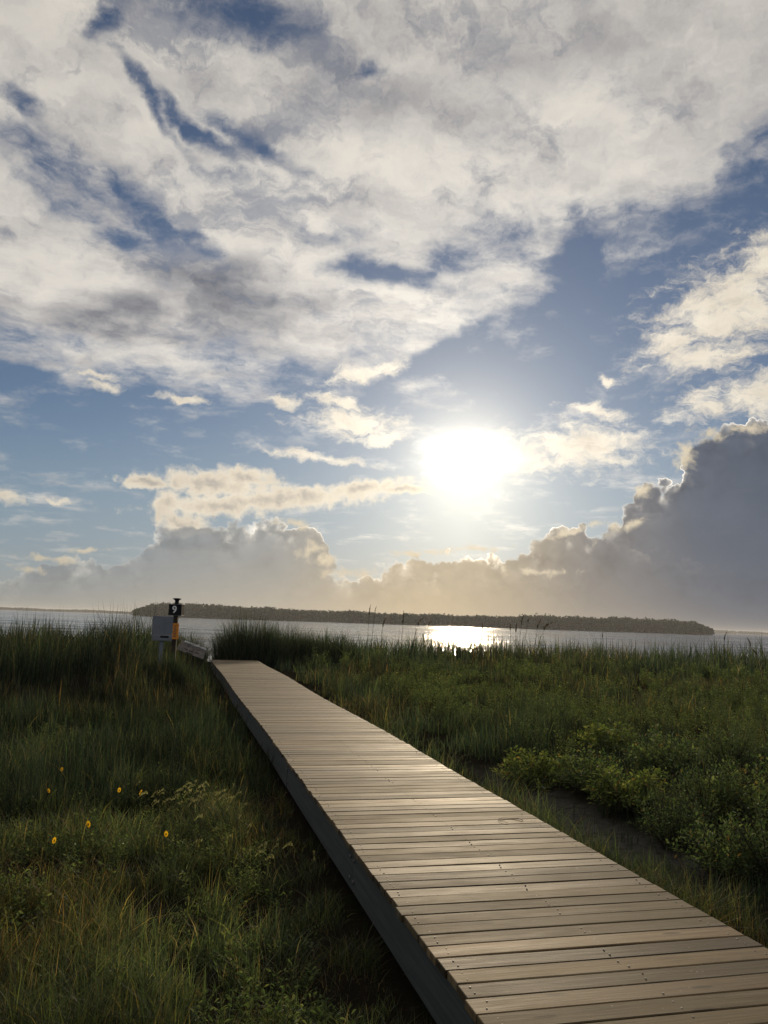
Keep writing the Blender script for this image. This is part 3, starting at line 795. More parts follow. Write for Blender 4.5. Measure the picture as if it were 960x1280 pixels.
def in_deck(x, y, pad=0.03):
    s, n = deck_sn(x, y); return (n > -pad) & (n < DECK_W+pad) & (s < DECK_END+1.8)
def scatter(n, dmin, dmax, az0, az1, r, power=1.0):
    """points whose density falls with distance; uniform in azimuth"""
    u = r.random(n)
    d = np.exp(np.log(dmin)+(np.log(dmax)-np.log(dmin))*u) if power == 1.0 else dmin+(dmax-dmin)*u**power
    a = np.radians(az0+(az1-az0)*r.random(n))
    return d*np.sin(a), d*np.cos(a), d

def zones(x, y):
    """sward height and cover (0..1) over the marsh"""
    s, n = deck_sn(x, y); m = n-DECK_W
    p1 = fbm(x*0.8+2, y*0.8+7); p2 = fbm(x*0.25+11, y*0.25+1)
    left = n < DECK_W/2
    p3 = fbm(x*0.9+31, y*0.5+17)
    hl = 0.10+0.19*p1+0.05*p2+sstep(8, 12, y)*0.08*p3*2
    ridge = sstep(18.2, 21.5, y+2.2*(p3-0.5))*sstep(-0.9, -2.6, n)
    hl = hl+ridge*(0.26+0.70*p3-0.32*sstep(-8.6, -11, x))
    hl = hl+sstep(25, 31, y)*(1-ridge)*0.35
    hl = hl*(0.75+0.25*sstep(-0.15, -1.2, n))
    cl = sstep(0.33, 0.56, fbm(x*0.9+4, y*0.9+2)+0.10+0.18*sstep(7, 12, y)+0.22*sstep(-1.0, -0.3, n))
    bare = sstep(1.0, 0.25, np.hypot((x+1.55)/0.95, (y-5.95)/0.75)+0.5*(fbm(x*2.3, y*2.3)-0.5))
    cl = np.maximum(cl, sstep(8, 13, y)*0.9)*(1-0.93*bare)
    hr = 0.15+0.22*p1+sstep(9, 18, y)*(0.20*p2)+sstep(33, 42, y)*(0.28+0.55*p2)
    cr = np.ones_like(hr)
    mw = m+0.5*(fbm(x*1.4+8, y*1.4)-0.5)
    trench = sstep(0.85, 1.15, mw)*sstep(2.25, 1.9, mw)*sstep(7.2, 8.4, y)*sstep(13, 11, y)
    cr = cr*(1-0.93*trench)
    hr = hr*(1-0.5*trench)
    h = np.where(left, hl, hr); c = np.where(left, cl, cr)
    gap = sstep(1.1, 0.35, np.abs(n-PATH_N))*sstep(30, 31.5, s)      # trodden way down to the beach
    c = c*(1-gap); c = c*sstep(58, 50, y)
    return h, c, left, m

def grass_field(name, label, cat, count, dmin, dmax, az0, az1, weights, dry, hk, seed, lean=(0.25, 0.35), wmin=0.0035, wk=0.00050, accept=None, gain=(1, 1, 1), K=3, wind=None, hvar=0.5, cs=3.2, patch=0.45):
    r = np.random.default_rng(seed)
    x, y, d = scatter(count, dmin, dmax, az0, az1, r)
    h, c, left, m = zones(x, y)
    clump = 0.6*fbm(x*cs+1, y*cs+8, 2)+0.4*fbm(x*cs*0.37+5, y*cs*0.37+2, 2)
    keep = (r.random(count) < c*(0.05+1.7*sstep(0.42, 0.60, clump))) & ~in_deck(x, y)
    if accept is not None: keep &= accept(x, y, left, m, r)
    x, y, d, h, clump = x[keep], y[keep], d[keep], h[keep], clump[keep]; n = len(x)
    hh = h*hk*(1-hvar+2*hvar*r.random(n)**1.3)*(0.45+1.1*sstep(0.36, 0.66, clump))
    w = np.maximum(wmin, wk*d)*(0.7+0.6*r.random(n))
    la = r.random(n)*2*np.pi if wind is None else wind+r.normal(size=n)*1.1
    le = np.clip(lean[0]+lean[1]*r.normal(size=n), 0.02, 1.2)
    tint = pick_tint(n, r, weights, dry)
    pn = fbm(x*0.33+21, y*0.22+13, 3)[:, None]; pv = fbm(x*1.3+2, y*0.8+4, 3)[:, None]
    tint = tint*(1+patch*2*(pv-0.5)*1.6)*np.where(pn > 0, 1, 1)
    hi = r.random(n) < 0.11; tint[hi] = tint[hi]*np.array([2.1, 2.0, 1.3])  # some blades tinted brighter: sunlit highlights put into their colour
    bm = sstep(0.48, 0.64, pn)*0.8
    tint = tint*np.array(gain)
    tint = tint*(1-bm)+tint*np.array([1.30, 0.94, 0.85])*bm
    C = Cloth(); C.put(*blades(x, y, H(x, y)-0.01, hh, w, la, le, np.clip(tint, 0.004, 0.5), r, K))
    o = obj(name, C.mesh(name), M_GRASS); tag(o, label, cat, kind='stuff'); return o

def seedheads(x, y, z, h, la, le, size, tint, r, droop=0.5):
    """narrow feathery spikes on thin stalks; returns cloth pieces"""
    C = Cloth(); n = len(x)
    C.put(*blades(x, y, z, h, np.full(n, 0.0022)+0.00022*np.hypot(x, y), la, le, tint*0.9, r, 4))
    tipx = x+np.cos(la)*h*le; tipy = y+np.sin(la)*h*le; tipz = z+h*(1-0.36*np.minimum(le, 1.1))
    k = 9
    for j in range(k):
        q = j/(k-1); a = r.random(n)*2*np.pi
        ox = tipx+np.cos(la)*size*q*droop; oy = tipy+np.sin(la)*size*q*droop; oz = tipz+size*(q*(1-droop)-q*q*droop*0.8)
        C.put(*blades(ox, oy, oz-size*0.05, np.full(n, 1.0)*size*0.42*(1-0.5*q), np.full(n, 0.16)*size*(1.1-0.6*q), a, np.full(n, 0.5), tint, r, 2))
    return C

# ------------------------------------------------------------------ leafy plants
SHRUB_COL = np.array([(0.070, 0.105, 0.036), (0.108, 0.138, 0.050), (0.050, 0.080, 0.030), (0.140, 0.158, 0.062)])
def shrub_parts(seed, height, radius, nstem, nleaf, leaf_len, spread=0.7, leaf_w=0.42, tone=(1, 1, 1), bare=0):
    r = np.random.default_rng(seed); st = MB(); C = Cloth()
    P = []; D = []
    for i in range(nstem):
        a = r.random()*2*math.pi; q = math.sqrt(r.random())
        top = np.array([math.cos(a)*radius*q, math.sin(a)*radius*q, height*(1-0.45*q*q)*(0.62+0.6*r.random())])
        b0 = np.array([math.cos(a)*radius*0.15*q, math.sin(a)*radius*0.15*q, 0.0])
        mid = b0*0.5+top*0.5+np.array([0, 0, height*0.10])+r.normal(size=3)*0.02
        pts = [b0*(1-t)**2+2*mid*t*(1-t)+top*t*t for t in np.linspace(0, 1, 6)]
        st.tube(pts, 0.0042, 0.0014, 4)
        nl = int(nleaf*(0.7+0.6*r.random()))
        for j in range(nl):
            t = 0.28+0.72*(j+r.random())/nl
            p = b0*(1-t)**2+2*mid*t*(1-t)+top*t*t
            ax = 2*(1-t)*(mid-b0)+2*t*(top-mid); ax /= np.linalg.norm(ax)
            an = j*2.4+r.normal()*0.4
            u = np.cross(ax, [0.3, 0.2, 1.0]); u /= np.linalg.norm(u)+1e-9; v = np.cross(ax, u)
            out = u*math.cos(an)+v*math.sin(an)
            d = ax*(0.75 if t > 0.9 else 0.45)+out*0.8+np.array([0, 0, 0.15]); d /= np.linalg.norm(d)
            P.append(p+out*0.004); D.append(d)
            if r.random() < spread*0.6:
                P.append(p+out*leaf_len*(0.8+r.random())); D.append((d+r.normal(size=3)*0.5)/np.linalg.norm(d+r.normal(size=3)*0.1))
    for i in range(bare):                    # leafless dead twigs
        a = r.random()*2*math.pi; q = 0.3+0.7*r.random(); e = np.array([math.cos(a)*radius*q, math.sin(a)*radius*q, height*(0.8+0.35*r.random())])
        k = e*0.5+r.normal(size=3)*0.04
        st.tube([e*0, k, e], 0.003, 0.0012, 4)
        for j in range(3):
            b_ = k+(e-k)*r.random(); st.tube([b_, b_+r.normal(size=3)*0.06+np.array([0, 0, 0.06])], 0.0014, 0.0008, 3)
    P = np.array(P); D = np.array(D); D /= np.linalg.norm(D, axis=1)[:, None]; n = len(P)
    ln = leaf_len*(0.6+0.7*r.random(n)); Up = np.tile([0, 0, 1.0], (n, 1))+r.normal(size=(n, 3))*0.5
    tint = SHRUB_COL[r.integers(0, 4, n)]*(0.6+0.8*r.random((n, 1)))*np.array(tone)
    yl = r.random(n) < 0.03; tint[yl] = np.array([0.20, 0.13, 0.04])*(0.6+0.6*r.random((yl.sum(), 1)))
    C.put(*(lambda V, Q, c: (V, Q, None, c))(*leaves(P, D, Up, ln, ln*leaf_w, tint)))
    return st.mesh('stems'), C.mesh('foliage')
def make_shrub(name, seed, **k):
    sm, fm = shrub_parts(seed, **k)
    root = empty(name, (0, 0, 0))
    obj('stems', sm, M_STEM, root); obj('foliage', fm, M_LEAF, root)
    return root
def at(px, py, z=None, dist=None):
    """point of the ground (or of height z, or at a distance) seen at a pixel of the photograph"""
    d = ray(px, py)
    if dist is not None: return EYE+d*(dist/math.hypot(d.x, d.y))
    if z is not None: return EYE+d*((z-EYE.z)/d.z)
    t = 2.0
    for i in range(4000):
        q = EYE+d*t
        if q.z <= float(H(q.x, q.y)): return q
        t += 0.01+t*0.002
    return q
def ground_at(x, y): return float(H(x, y))

# ------------------------------------------------------------------ undergrowth made of many small leafy stems (not countable)
def herb_field(name, label, cat, pts, hts, rads, stems, nl, leaf_len, cols, seed, leaf_w=0.42, stemtint=(0.05, 0.045, 0.02), mat=None):
    r = np.random.default_rng(seed); n = len(pts); pts = np.asarray(pts, float); C = Cloth()
    x = np.repeat(pts[:, 0], stems); y = np.repeat(pts[:, 1], stems); h = np.repeat(hts, stems); rd = np.repeat(rads, stems)
    N_ = len(x); a = r.random(N_)*2*np.pi; q = np.sqrt(r.random(N_))
    bx = x+np.cos(a)*rd*q*0.35; by = y+np.sin(a)*rd*q*0.35; bz = H(bx, by)-0.01
    tx = x+np.cos(a)*rd*q; ty = y+np.sin(a)*rd*q; tz = H(x, y)+h*(1-0.4*q*q)*(0.7+0.5*r.random(N_))
    d = np.hypot(x, y)
    le = np.hypot(tx-bx, ty-by)/np.maximum(tz-bz, 0.05)
    C.put(*blades(bx, by, bz, (tz-bz)*1.05, np.maximum(0.004, 0.0006*d), np.arctan2(ty-by, tx-bx), np.clip(le, 0, 1), np.tile(stemtint, (N_, 1))*(0.7+0.6*r.random((N_, 1))), r, 3, 1.3))
    B = np.c_[bx, by, bz]; T = np.c_[tx, ty, tz]
    t = 0.22+0.80*(np.arange(nl)[None, :]+r.random((N_, nl)))/nl
    P = B[:, None, :]+(T-B)[:, None, :]*t[:, :, None]
    an = np.arange(nl)[None, :]*2.4+r.random((N_, nl))*1.2+a[:, None]
    Dv = np.stack([np.cos(an)*0.9, np.sin(an)*0.9, 0.25+0.5*r.random((N_, nl))], 2)
    P = P.reshape(-1, 3)+Dv.reshape(-1, 3)*0.01; Dv = Dv.reshape(-1, 3); Dv /= np.linalg.norm(Dv, axis=1)[:, None]
    sc_ = np.repeat(np.maximum(1.0, d/14.0), nl)
    ln = leaf_len*(0.55+0.8*r.random(len(P)))*sc_; Up = np.tile([0, 0, 1.0], (len(P), 1))+r.normal(size=(len(P), 3))*0.45
    plant = np.repeat(0.75+0.5*r.random(n), stems*nl)[:, None]
    tint = cols[r.integers(0, len(cols), len(P))]*(0.7+0.6*r.random((len(P), 1)))*plant
    V, Q, c = leaves(P, Dv, Up, ln, ln*leaf_w, tint); C.put(V, Q, None, c)
    return tag(obj(name, C.mesh(name), mat or M_LEAF), label, cat, kind='stuff')
def plant_points(count, dmin, dmax, az0, az1, seed, ok):
    r = np.random.default_rng(seed); x, y, d = scatter(count, dmin, dmax, az0, az1, r)
    h, c, left, m = zones(x, y)
    k = ok(x, y, left, m, c, r) & ~in_deck(x, y, 0.12); return np.c_[x[k], y[k]], r

# ------------------------------------------------------------------ beach marker, signs, box
M_BLACK = plain('black_paint', (0.012, 0.013, 0.016), 0.85, 0.08, var=0.3, scale=12)
M_WHITE = plain('white_paint', (0.72, 0.72, 0.70), 0.6, 0.3, var=0.1, scale=12)
M_ORANGE = plain('orange_plastic', (0.70, 0.25, 0.025), 0.6, 0.3, var=0.2, scale=14)
M_GREY = plain('grey_blue_paint', (0.15, 0.165, 0.19), 0.6, 0.4, var=0.15, scale=5)
M_GREYD = plain('dark_grey_metal', (0.06, 0.066, 0.075), 0.55, 0.5, var=0.2, scale=8)
M_TIMBER = plain('grey_timber', (0.17, 0.155, 0.14), 0.8, 0.2, var=0.45, scale=9, bump=0.4)
M_DTIMBER = plain('dark_timber', (0.045, 0.036, 0.028), 0.85, 0.2, var=0.4, scale=9, bump=0.4)

def numeral(text, size, depth, mat, parent, loc, rot):
    cu = bpy.data.curves.new('numeral', 'FONT'); cu.body = text; cu.size = size; cu.extrude = depth; cu.align_x = 'CENTER'; cu.align_y = 'CENTER'; cu.resolution_u = 6
    cu.offset = size*0.018
    t = bpy.data.objects.new('numeral_curve', cu)
    col.objects.link(t); dg = bpy.context.evaluated_depsgraph_get()
    me = bpy.data.meshes.new_from_object(t.evaluated_get(dg)); bpy.data.objects.remove(t)
    me.name = 'numeral'
    o = obj('numeral', me, mat, parent); o.location = loc; o.rotation_euler = rot; return o

def build_marker():
    p = at(218, 800, dist=26.0); gz = ground_at(p.x, p.y)
    pxm = 26.0/1000.0
    face = math.atan2(-p.x, -p.y)          # towards the viewer on the walk
    root = empty('beach_marker_post', (p.x, p.y, gz), math.atan2(-p.x, p.y)+rad(-14), 'dark post with flared cap carrying a black box numbered 9 and an orange panel', 'marker post')
    top = at(217, 748, dist=26.0).z-gz
    MB().box((0, 0, (top-0.20)/2-0.1), (0.135, 0.135, top-0.20+0.2), bev=0.008).build('post', M_DTIMBER, root)
    cap = MB().lathe([(0.075, -0.30), (0.08, -0.22), (0.062, -0.20), (0.062, -0.07), (0.085, -0.045), (0.135, -0.012), (0.13, 0.0), (0.05, 0.012)], (0, 0, top), 18)
    cap.build('cap', M_BLACK, root, True)
    bz = (at(217, 756, dist=26.0).z+at(217, 768.5, dist=26.0).z)/2-gz; bh = 0.335
    bx = MB().box((0, 0, bz), (0.40, 0.36, bh), bev=0.006); bo = bx.build('number_box', M_BLACK, root)
    for z in (bz-bh/2, bz+bh/2): MB().box((0, 0, z), (0.416, 0.376, 0.016), bev=0.003).build('box_rim', M_GREYD, bo)
    numeral('9', 0.30, 0.003, M_WHITE, bo, (-0.015, -0.1825, bz), (rad(90), 0, 0))
    oz0, oz1 = at(217, 799, dist=26.0).z-gz, at(217, 779, dist=26.0).z-gz
    om = MB(); oh = oz1-oz0
    om.box((0.02, -0.088, (oz0+oz1)/2), (0.225, 0.035, oh), bev=0.008)
    for z in (oz0+0.022, oz1-0.022): om.box((0.02, -0.108, z), (0.225, 0.010, 0.040), bev=0.003)
    for xx in (-0.078, 0.118): om.box((xx, -0.1085, (oz0+oz1)/2), (0.030, 0.008, oh-0.086), bev=0.002)
    op = om.build('orange_panel', M_ORANGE, root)
    dk = MB()
    r = np.random.default_rng(2)
    for i in range(7):                       # a column of dark worn lettering, unreadable at this distance
        z = oz1-0.085-i*(oh-0.17)/6
        dk.box((0.02+r.normal()*0.004, -0.1065, z), (0.075, 0.003, 0.020))
        dk.box((0.02+(-1)**i*0.028, -0.1068, z-0.016), (0.018, 0.003, 0.026))
    dk.build('lettering', M_GREYD, op)

def build_station():
    d = 24.5
    p = at(202, 800, dist=d); gz = ground_at(p.x, p.y); m = d/1000.0
    root = empty('dispenser_station', (p.x, p.y, gz), math.atan2(-p.x, p.y)+rad(8), 'grey board with slotted box below it on a narrow post beside the marker post', 'dispenser station')
    z = lambda py: at(202, py, dist=d).z-gz
    w = 24*m
    MB().box((0, 0, (z(770)+z(793))/2), (w, 0.03, z(770)-z(793)), bev=0.010).build('sign_board', M_GREY, root)

    bz0, bz1 = z(801), z(793.3)
    bo = MB().box((0, -0.03, (bz0+bz1)/2), (w*0.96, 0.16, bz1-bz0), bev=0.012).build('dispenser_box', M_GREY, root)
    MB().box((0.06, -0.1115, (bz0+bz1)/2+0.03), (0.24, 0.004, 0.055), bev=0.001).build('slot', M_BLACK, bo)
    MB().box((0, 0, bz0/2-0.1), (0.11, 0.09, bz0+0.2), bev=0.006).build('post', M_GREY, root)

def build_fallen_sign():
    d = 25.5
    p = at(240, 812, dist=d); gz = ground_at(p.x, p.y); m = d/1000.0
    root = empty('leaning_notice_board', (p.x, p.y, gz), math.atan2(-p.x, p.y)+rad(-12), 'low grey timber board slumped sideways on two short legs near the boardwalk end', 'notice board')
    zc = p.z-gz; R = Matrix.Rotation(rad(19), 3, 'Y') @ Matrix.Rotation(rad(-24), 3, 'X')
    L = 34*m; hh = 13*m
    b = MB()
    for i in range(3):
        b.box(R @ Vector((0, 0, hh*(-0.333+0.333*i)))+Vector((0, 0, zc)), (L*(1-0.03*i), 0.028, hh*0.322), R, 0.004)
    bo = b.build('board', M_TIMBER, root)
    s = MB(); r = np.random.default_rng(3); x = -L*0.34
    s.box(R @ Vector((0.04, -0.030, hh*0.47))+Vector((0, 0, zc)), (L*0.82, 0.02, 0.055), R, 0.003)
    s.build('pale_top_rail', plain('faded_white_paint', (0.48, 0.48, 0.46), 0.7, 0.2, var=0.7, scale=16), bo)
    t = MB()
    for (xx, zz, ww) in ((-0.16, -0.06, 0.10), (0.0, -0.07, 0.14), (0.2, -0.05, 0.12), (-0.02, -0.14, 0.2)):
        t.box(R @ Vector((xx, -0.0165, zz))+Vector((0, 0, zc)), (ww, 0.003, 0.03), R)
    t.build('worn_lettering', M_DTIMBER, bo)
    for sx in (-0.10, 0.09):
        q = R @ Vector((sx, 0.03, -hh*0.25))+Vector((0, 0, zc))
        MB().tube([q, Vector((q.x-0.03, q.y+0.10, q.z*0.5)), Vector((q.x-0.06, q.y+0.16, -0.1))], 0.028, 0.025, 6).build('leg', M_DTIMBER, root)

# ------------------------------------------------------------------ single plants
def build_reed(px, top, dist, lean, head, label, group='seed-headed reeds in front of the water', seed=1, dry=False):
    r = np.random.default_rng(seed)
    tp = at(px, top, dist=dist); gz = ground_at(tp.x, tp.y); h = tp.z-gz
    root = empty('reed', (tp.x-lean*h*0.10, tp.y, gz-0.03), 0, label, 'reed', group)
    stc = np.array([[0.075, 0.070, 0.035]]) if not dry else np.array([[0.30, 0.23, 0.13]])
    hl = head*dist/1000.0
    z0 = h-hl*0.9
    pts = [Vector((lean*h*0.10*(t**2), 0, z0*t)) for t in np.linspace(0, 1, 6)]
    w = 0.00035*dist*0.6
    MB().tube(pts, w, w*0.7, 5).build('stem', M_STEM if not dry else M_DRY, root)
    C = Cloth(); n = 5
    zz = np.linspace(0.25, 0.75, n)*z0
    C.put(*blades(lean*h*0.10*(zz/z0)**2, np.zeros(n), zz, 0.30+0.2*r.random(n), np.full(n, 0.018), r.random(n)*6.28, np.full(n, 0.7), np.repeat(stc, n, 0)*1.1, r, 4))
    obj('leaf', C.mesh('leaf'), M_GRASS, root)
    C = Cloth(); n = 46; q = r.random(n)
    bend = lean*0.45
    bx = pts[-1].x+bend*hl*q**1.5; bz = z0+hl*0.95*q*(1-0.18*abs(lean)*q)
    C.put(*blades(bx, r.normal(size=n)*0.004, bz-0.01, hl*0.26*(1.1-0.7*q), np.full(n, 0.10*hl)*(1.1-0.7*q), r.random(n)*6.28, np.full(n, 0.35), np.array([[0.075, 0.058, 0.035]])*(0.7+0.6*r.random((n, 1))), r, 2))
    obj('seed_head', C.mesh('seed_head'), M_GRASS, root)
M_DRY = plain('dry_stalk', (0.30, 0.24, 0.14), 0.8, 0.2)

def build_clump(name, label, cat, px, py, dist, rad_, hmax, count, weights, seed, tint=1.0, lean=0.25, wide=0.010, squash=1.0):
    r = np.random.default_rng(seed); p = at(px, py, dist=dist); x0, y0 = p.x, p.y; gz = ground_at(x0, y0)
    root = empty(name, (x0, y0, gz), 0, label, cat)
    a = r.random(count)*2*np.pi; q = np.sqrt(r.random(count)); x = np.cos(a)*q*rad_; y = np.sin(a)*q*rad_*squash
    z = H(x+x0, y+y0)-gz-0.02
    h = hmax*(1-0.50*q**2)*(0.55+0.5*r.random(count))
    k = ~in_deck(x+x0, y+y0, 0.05)
    C = Cloth(); tt = pick_tint(count, r, weights, 0.05)*tint
    la = a+r.normal(size=count)*0.8; le = np.clip(lean*(0.5+q)+0.12*r.normal(size=count), 0.02, 0.9)
    C.put(*blades(x[k], y[k], z[k], h[k], np.full(k.sum(), wide)*(0.7+0.6*r.random(k.sum())), la[k], le[k], tt[k], r, 4))
    obj('blades', C.mesh('blades'), M_GRASS, root); return root

def build_foxtails(px, py, n, label, seed, h=(0.35, 0.2), spread=(0.55, 0.35), name='foxtail_grass', size=0.085):
    r = np.random.default_rng(seed); p = at(px, py); gz = ground_at(p.x, p.y)
    root = empty(name, (p.x, p.y, gz), 0, label, 'grass clump')
    x = r.normal(size=n)*spread[0]*0.5; y = r.normal(size=n)*spread[1]*0.5; z = H(x+p.x, y+p.y)-gz-0.01
    hh = h[0]+h[1]*r.random(n); la = rad(-150)+r.normal(size=n)*0.9; le = 0.35+0.35*r.random(n)
    C = seedheads(x, y, z, hh, la, le, np.full(n, size)*(0.7+0.5*r.random(n)), np.array([[0.17, 0.165, 0.09]])*(0.75+0.5*r.random((n, 1))), r, 0.75)
    obj('seed_heads', C.mesh('seed_heads'), M_GRASS, root)
    C = Cloth(); m = n*9; x = r.normal(size=m)*spread[0]*0.55; y = r.normal(size=m)*spread[1]*0.55
    C.put(*blades(x, y, H(x+p.x, y+p.y)-gz-0.01, 0.12+0.26*r.random(m), np.full(m, 0.005), r.random(m)*6.28, 0.3+0.5*r.random(m), pick_tint(m, r, (3, 4, 1, 3, 3)), r, 3))
    obj('blades', C.mesh('blades'), M_GRASS, root); return root

def make_flower(seed=3):
    r = np.random.default_rng(seed)
    root = empty('yellow_wildflower', (0, 0, 0)); h = 0.34
    MB().tube([(0, 0, -0.02), (0.01, 0.005, h*0.5), (0.005, -0.012, h)], 0.0032, 0.002, 5).build('stem', M_STEM, root)
    n = 14; t = np.linspace(0.15, 0.85, n); an = np.arange(n)*2.4
    P = np.c_[0.008*np.ones(n), np.zeros(n), t*h]; D = np.c_[np.cos(an), np.sin(an), 0.3*np.ones(n)]; D /= np.linalg.norm(D, axis=1)[:, None]
    C = Cloth(); V, Q, c = leaves(P, D, np.tile([0, 0, 1.0], (n, 1)), 0.055*(1.2-0.5*t), 0.018*np.ones(n), SHRUB_COL[r.integers(0, 4, n)]); C.put(V, Q, None, c)
    obj('leaf', C.mesh('leaf'), M_LEAF, root)
    k = 10; an = np.arange(k)*2*np.pi/k
    tilt = Matrix.Rotation(rad(48), 3, 'X')
    D = np.array([tilt @ Vector((math.cos(a), math.sin(a), 0.18)) for a in an]); Up = np.tile(np.array(tilt @ Vector((0, 0, 1))), (k, 1))
    P = np.tile([0.005, -0.014, h+0.002], (k, 1))+D*0.006
    C = Cloth(); V, Q, c = leaves(P, D, Up, np.full(k, 0.026), np.full(k, 0.015), np.ones((k, 3)), 0.1); C.put(V, Q, None, c)
    fl = obj('flower', C.mesh('flower'), M_PETALT, root)
    cn = MB().lathe([(0.009, -0.003), (0.010, 0.003), (0.006, 0.008), (0.002, 0.010)], (0, 0, 0), 8)
    cn.V = [tuple(tilt @ Vector(v)+Vector((0.005, -0.015, h+0.003))) for v in cn.V]
    cn.build('flower_centre', plain('flower_centre', (0.25, 0.11, 0.01), 0.8, 0.2), fl)
    return root
def mat_petal():
    m, N, o = material('yellow_petals')
    di = N.new('ShaderNodeBsdfDiffuse'); di.inputs['Color'].default_value = (0.85, 0.47, 0.02, 1)
    tr = N.new('ShaderNodeBsdfTranslucent'); tr.inputs['Color'].default_value = (0.95, 0.55, 0.02, 1)
    mx = N.new('ShaderNodeMixShader'); mx.inputs[0].default_value = 0.55
    N.t.links.new(di.outputs[0], mx.inputs[1]); N.t.links.new(tr.outputs[0], mx.inputs[2]); N.t.links.new(mx.outputs[0], o.inputs['Surface']); return m
M_PETALT = mat_petal()

# ------------------------------------------------------------------ the scene
build_ground(); build_far(); build_haze(); build_boardwalk()
build_marker(); build_station(); build_fallen_sign()

# grass: nobody could count it
grass_field('meadow_grass', 'short mixed grass covering the ground left of the boardwalk', 'grass', 230000, 1.6, 13, -44, 22, (3, 4, 3, 1.5, 3), 0.06, 0.82, 21, gain=(1.35, 1.22, 1.0), patch=0.75, accept=lambda x, y, left, m, r: left, lean=(0.52, 0.3), wmin=0.0048, wk=0.0007)  # the warm bright gain puts sunlight into the blade tint
grass_field('dune_grass', 'tall dark dune grass on the rise left of the boardwalk', 'grass', 110000, 9, 48, -44, 0, (2, 2, 5, 1, 1), 0.06, 1.1, 22, gain=(0.72, 0.75, 0.80), accept=lambda x, y, left, m, r: left, lean=(0.22, 0.2), wk=0.00075, cs=1.6)
grass_field('verge_grass', 'yellow-green grass along the right edge of the boardwalk', 'grass', 110000, 3, 20, -20, 44, (2, 5, 0, 4, 3), 0.05, 0.9, 23,
            accept=lambda x, y, left, m, r: (~left) & (m < 0.75+0.03*y+0.5*(fbm(x*1.2, y*1.2)-0.5)), lean=(0.55, 0.35), wmin=0.005, wk=0.0008)
grass_field('marsh_grass', 'low dull green grass of the open marsh right of the boardwalk', 'grass', 170000, 6, 57, -16, 44, (3, 3, 4, 1, 2), 0.03, 0.9, 24,
            gain=(1.0, 1.0, 1.05), accept=lambda x, y, left, m, r: (~left) & (m > 0.9), lean=(0.25, 0.25), wk=0.00085, cs=1.6)

grass_field('dry_litter', 'dead straw-coloured grass lying flat on the bare soil', 'dead grass', 60000, 1.8, 16, -42, 40, (1, 1, 1, 1, 1), 0.85, 0.55, 26, lean=(1.0, 0.2), wmin=0.003, wk=0.0006, cs=2.0,
            accept=lambda x, y, left, m, r: (r.random(len(x)) < 0.6*sstep(13, 9, y)))
# leafy undergrowth
pts, r = plant_points(3600, 1.8, 17, -42, 20, 31, lambda x, y, left, m, c, r: left & (r.random(len(x)) < 0.25+0.75*sstep(0.45, 0.6, fbm(x*1.1+6, y*1.1+3))) & (m < -DECK_W-0.45) & (r.random(len(x)) < c+0.1))
n = len(pts); herb_field('leafy_undergrowth', 'small-leaved weeds spread through the grass left of the boardwalk', 'undergrowth', pts, 0.12+0.18*r.random(n), 0.08+0.11*r.random(n), 7, 11, 0.031, SHRUB_COL, 32)
pts, r = plant_points(5200, 6, 42, -14, 44, 33, lambda x, y, left, m, c, r: (~left) & (m > 2.2+0*x) & (r.random(len(x)) < 0.12+0.88*sstep(0.44, 0.62, fbm(x*0.45+6, y*0.35+3))))
n = len(pts); d = np.hypot(pts[:, 0], pts[:, 1])
herb_field('shrubbery', 'low leafy scrub growing through the marsh grass right of the boardwalk', 'shrubbery', pts, (0.28+0.34*r.random(n))*(1+0.15*sstep(12, 30, d)), 0.16+0.18*r.random(n), 7, 16, 0.036, SHRUB_COL, 34)

# single shrubs on the right
SH = [make_shrub('leafy_shrub', 41, height=0.62, radius=0.50, nstem=56, nleaf=22, leaf_len=0.050, tone=(0.95, 1.0, 1.05), bare=6),
      make_shrub('leafy_shrub', 42, height=0.52, radius=0.55, nstem=54, nleaf=22, leaf_len=0.060, tone=(1.2, 1.15, 0.9), bare=4, leaf_w=0.46),
      make_shrub('leafy_shrub', 43, height=0.72, radius=0.44, nstem=46, nleaf=26, leaf_len=0.040, tone=(0.8, 0.86, 0.95), bare=9, leaf_w=0.34)]
G = 'leafy shrubs beside the bare strip right of the boardwalk'
spots = [(668, 985, 1, 1.05, 'wide low bright green shrub at the far end of the bare strip, nearest the boardwalk'),
         (735, 992, 0, 1.0, 'rounded shrub second along the bare strip from its far end'),
         (792, 1012, 1, 1.0, 'spreading shrub overhanging the middle of the bare dark strip'),
         (838, 1062, 2, 0.95, 'upright pale-leaved shrub standing forward alone over the bare strip'),
         (905, 1098, 0, 0.9, 'small shrub in front of the others, closest to the near boardwalk corner'),
         (965, 1105, 2, 1.05, 'tall shrub cut off by the photo edge, nearest to the viewer'),
         (880, 1025, 2, 1.1, 'tall dark shrub directly behind the upright pale-leaved shrub'),
         (945, 1030, 0, 1.15, 'broad shrub behind the nearest one at the photo edge'),
         (830, 968, 0, 1.1, 'full rounded shrub behind the spreading one at the strip middle'),
         (915, 962, 2, 1.2, 'tallest shrub of the rear row, near the photo edge'),
         (755, 942, 1, 1.1, 'broad low shrub of the rear row, behind the second one along the strip'),
         (655, 938, 2, 0.95, 'small upright shrub at the boardwalk end of the rear row')]
used = set(); rr = random.Random(3)
for px, py, k, s, lab in spots:
    o = SH[k] if k not in used else copy_tree(SH[k]); used.add(k)
    p = at(px, py); o.location = (p.x, p.y, ground_at(p.x, p.y)-0.02); o.rotation_euler = (0, 0, rr.random()*6.28); o.scale = (s*1.12, s*1.12, s*0.9)
    tag(o, lab, 'shrub', G)

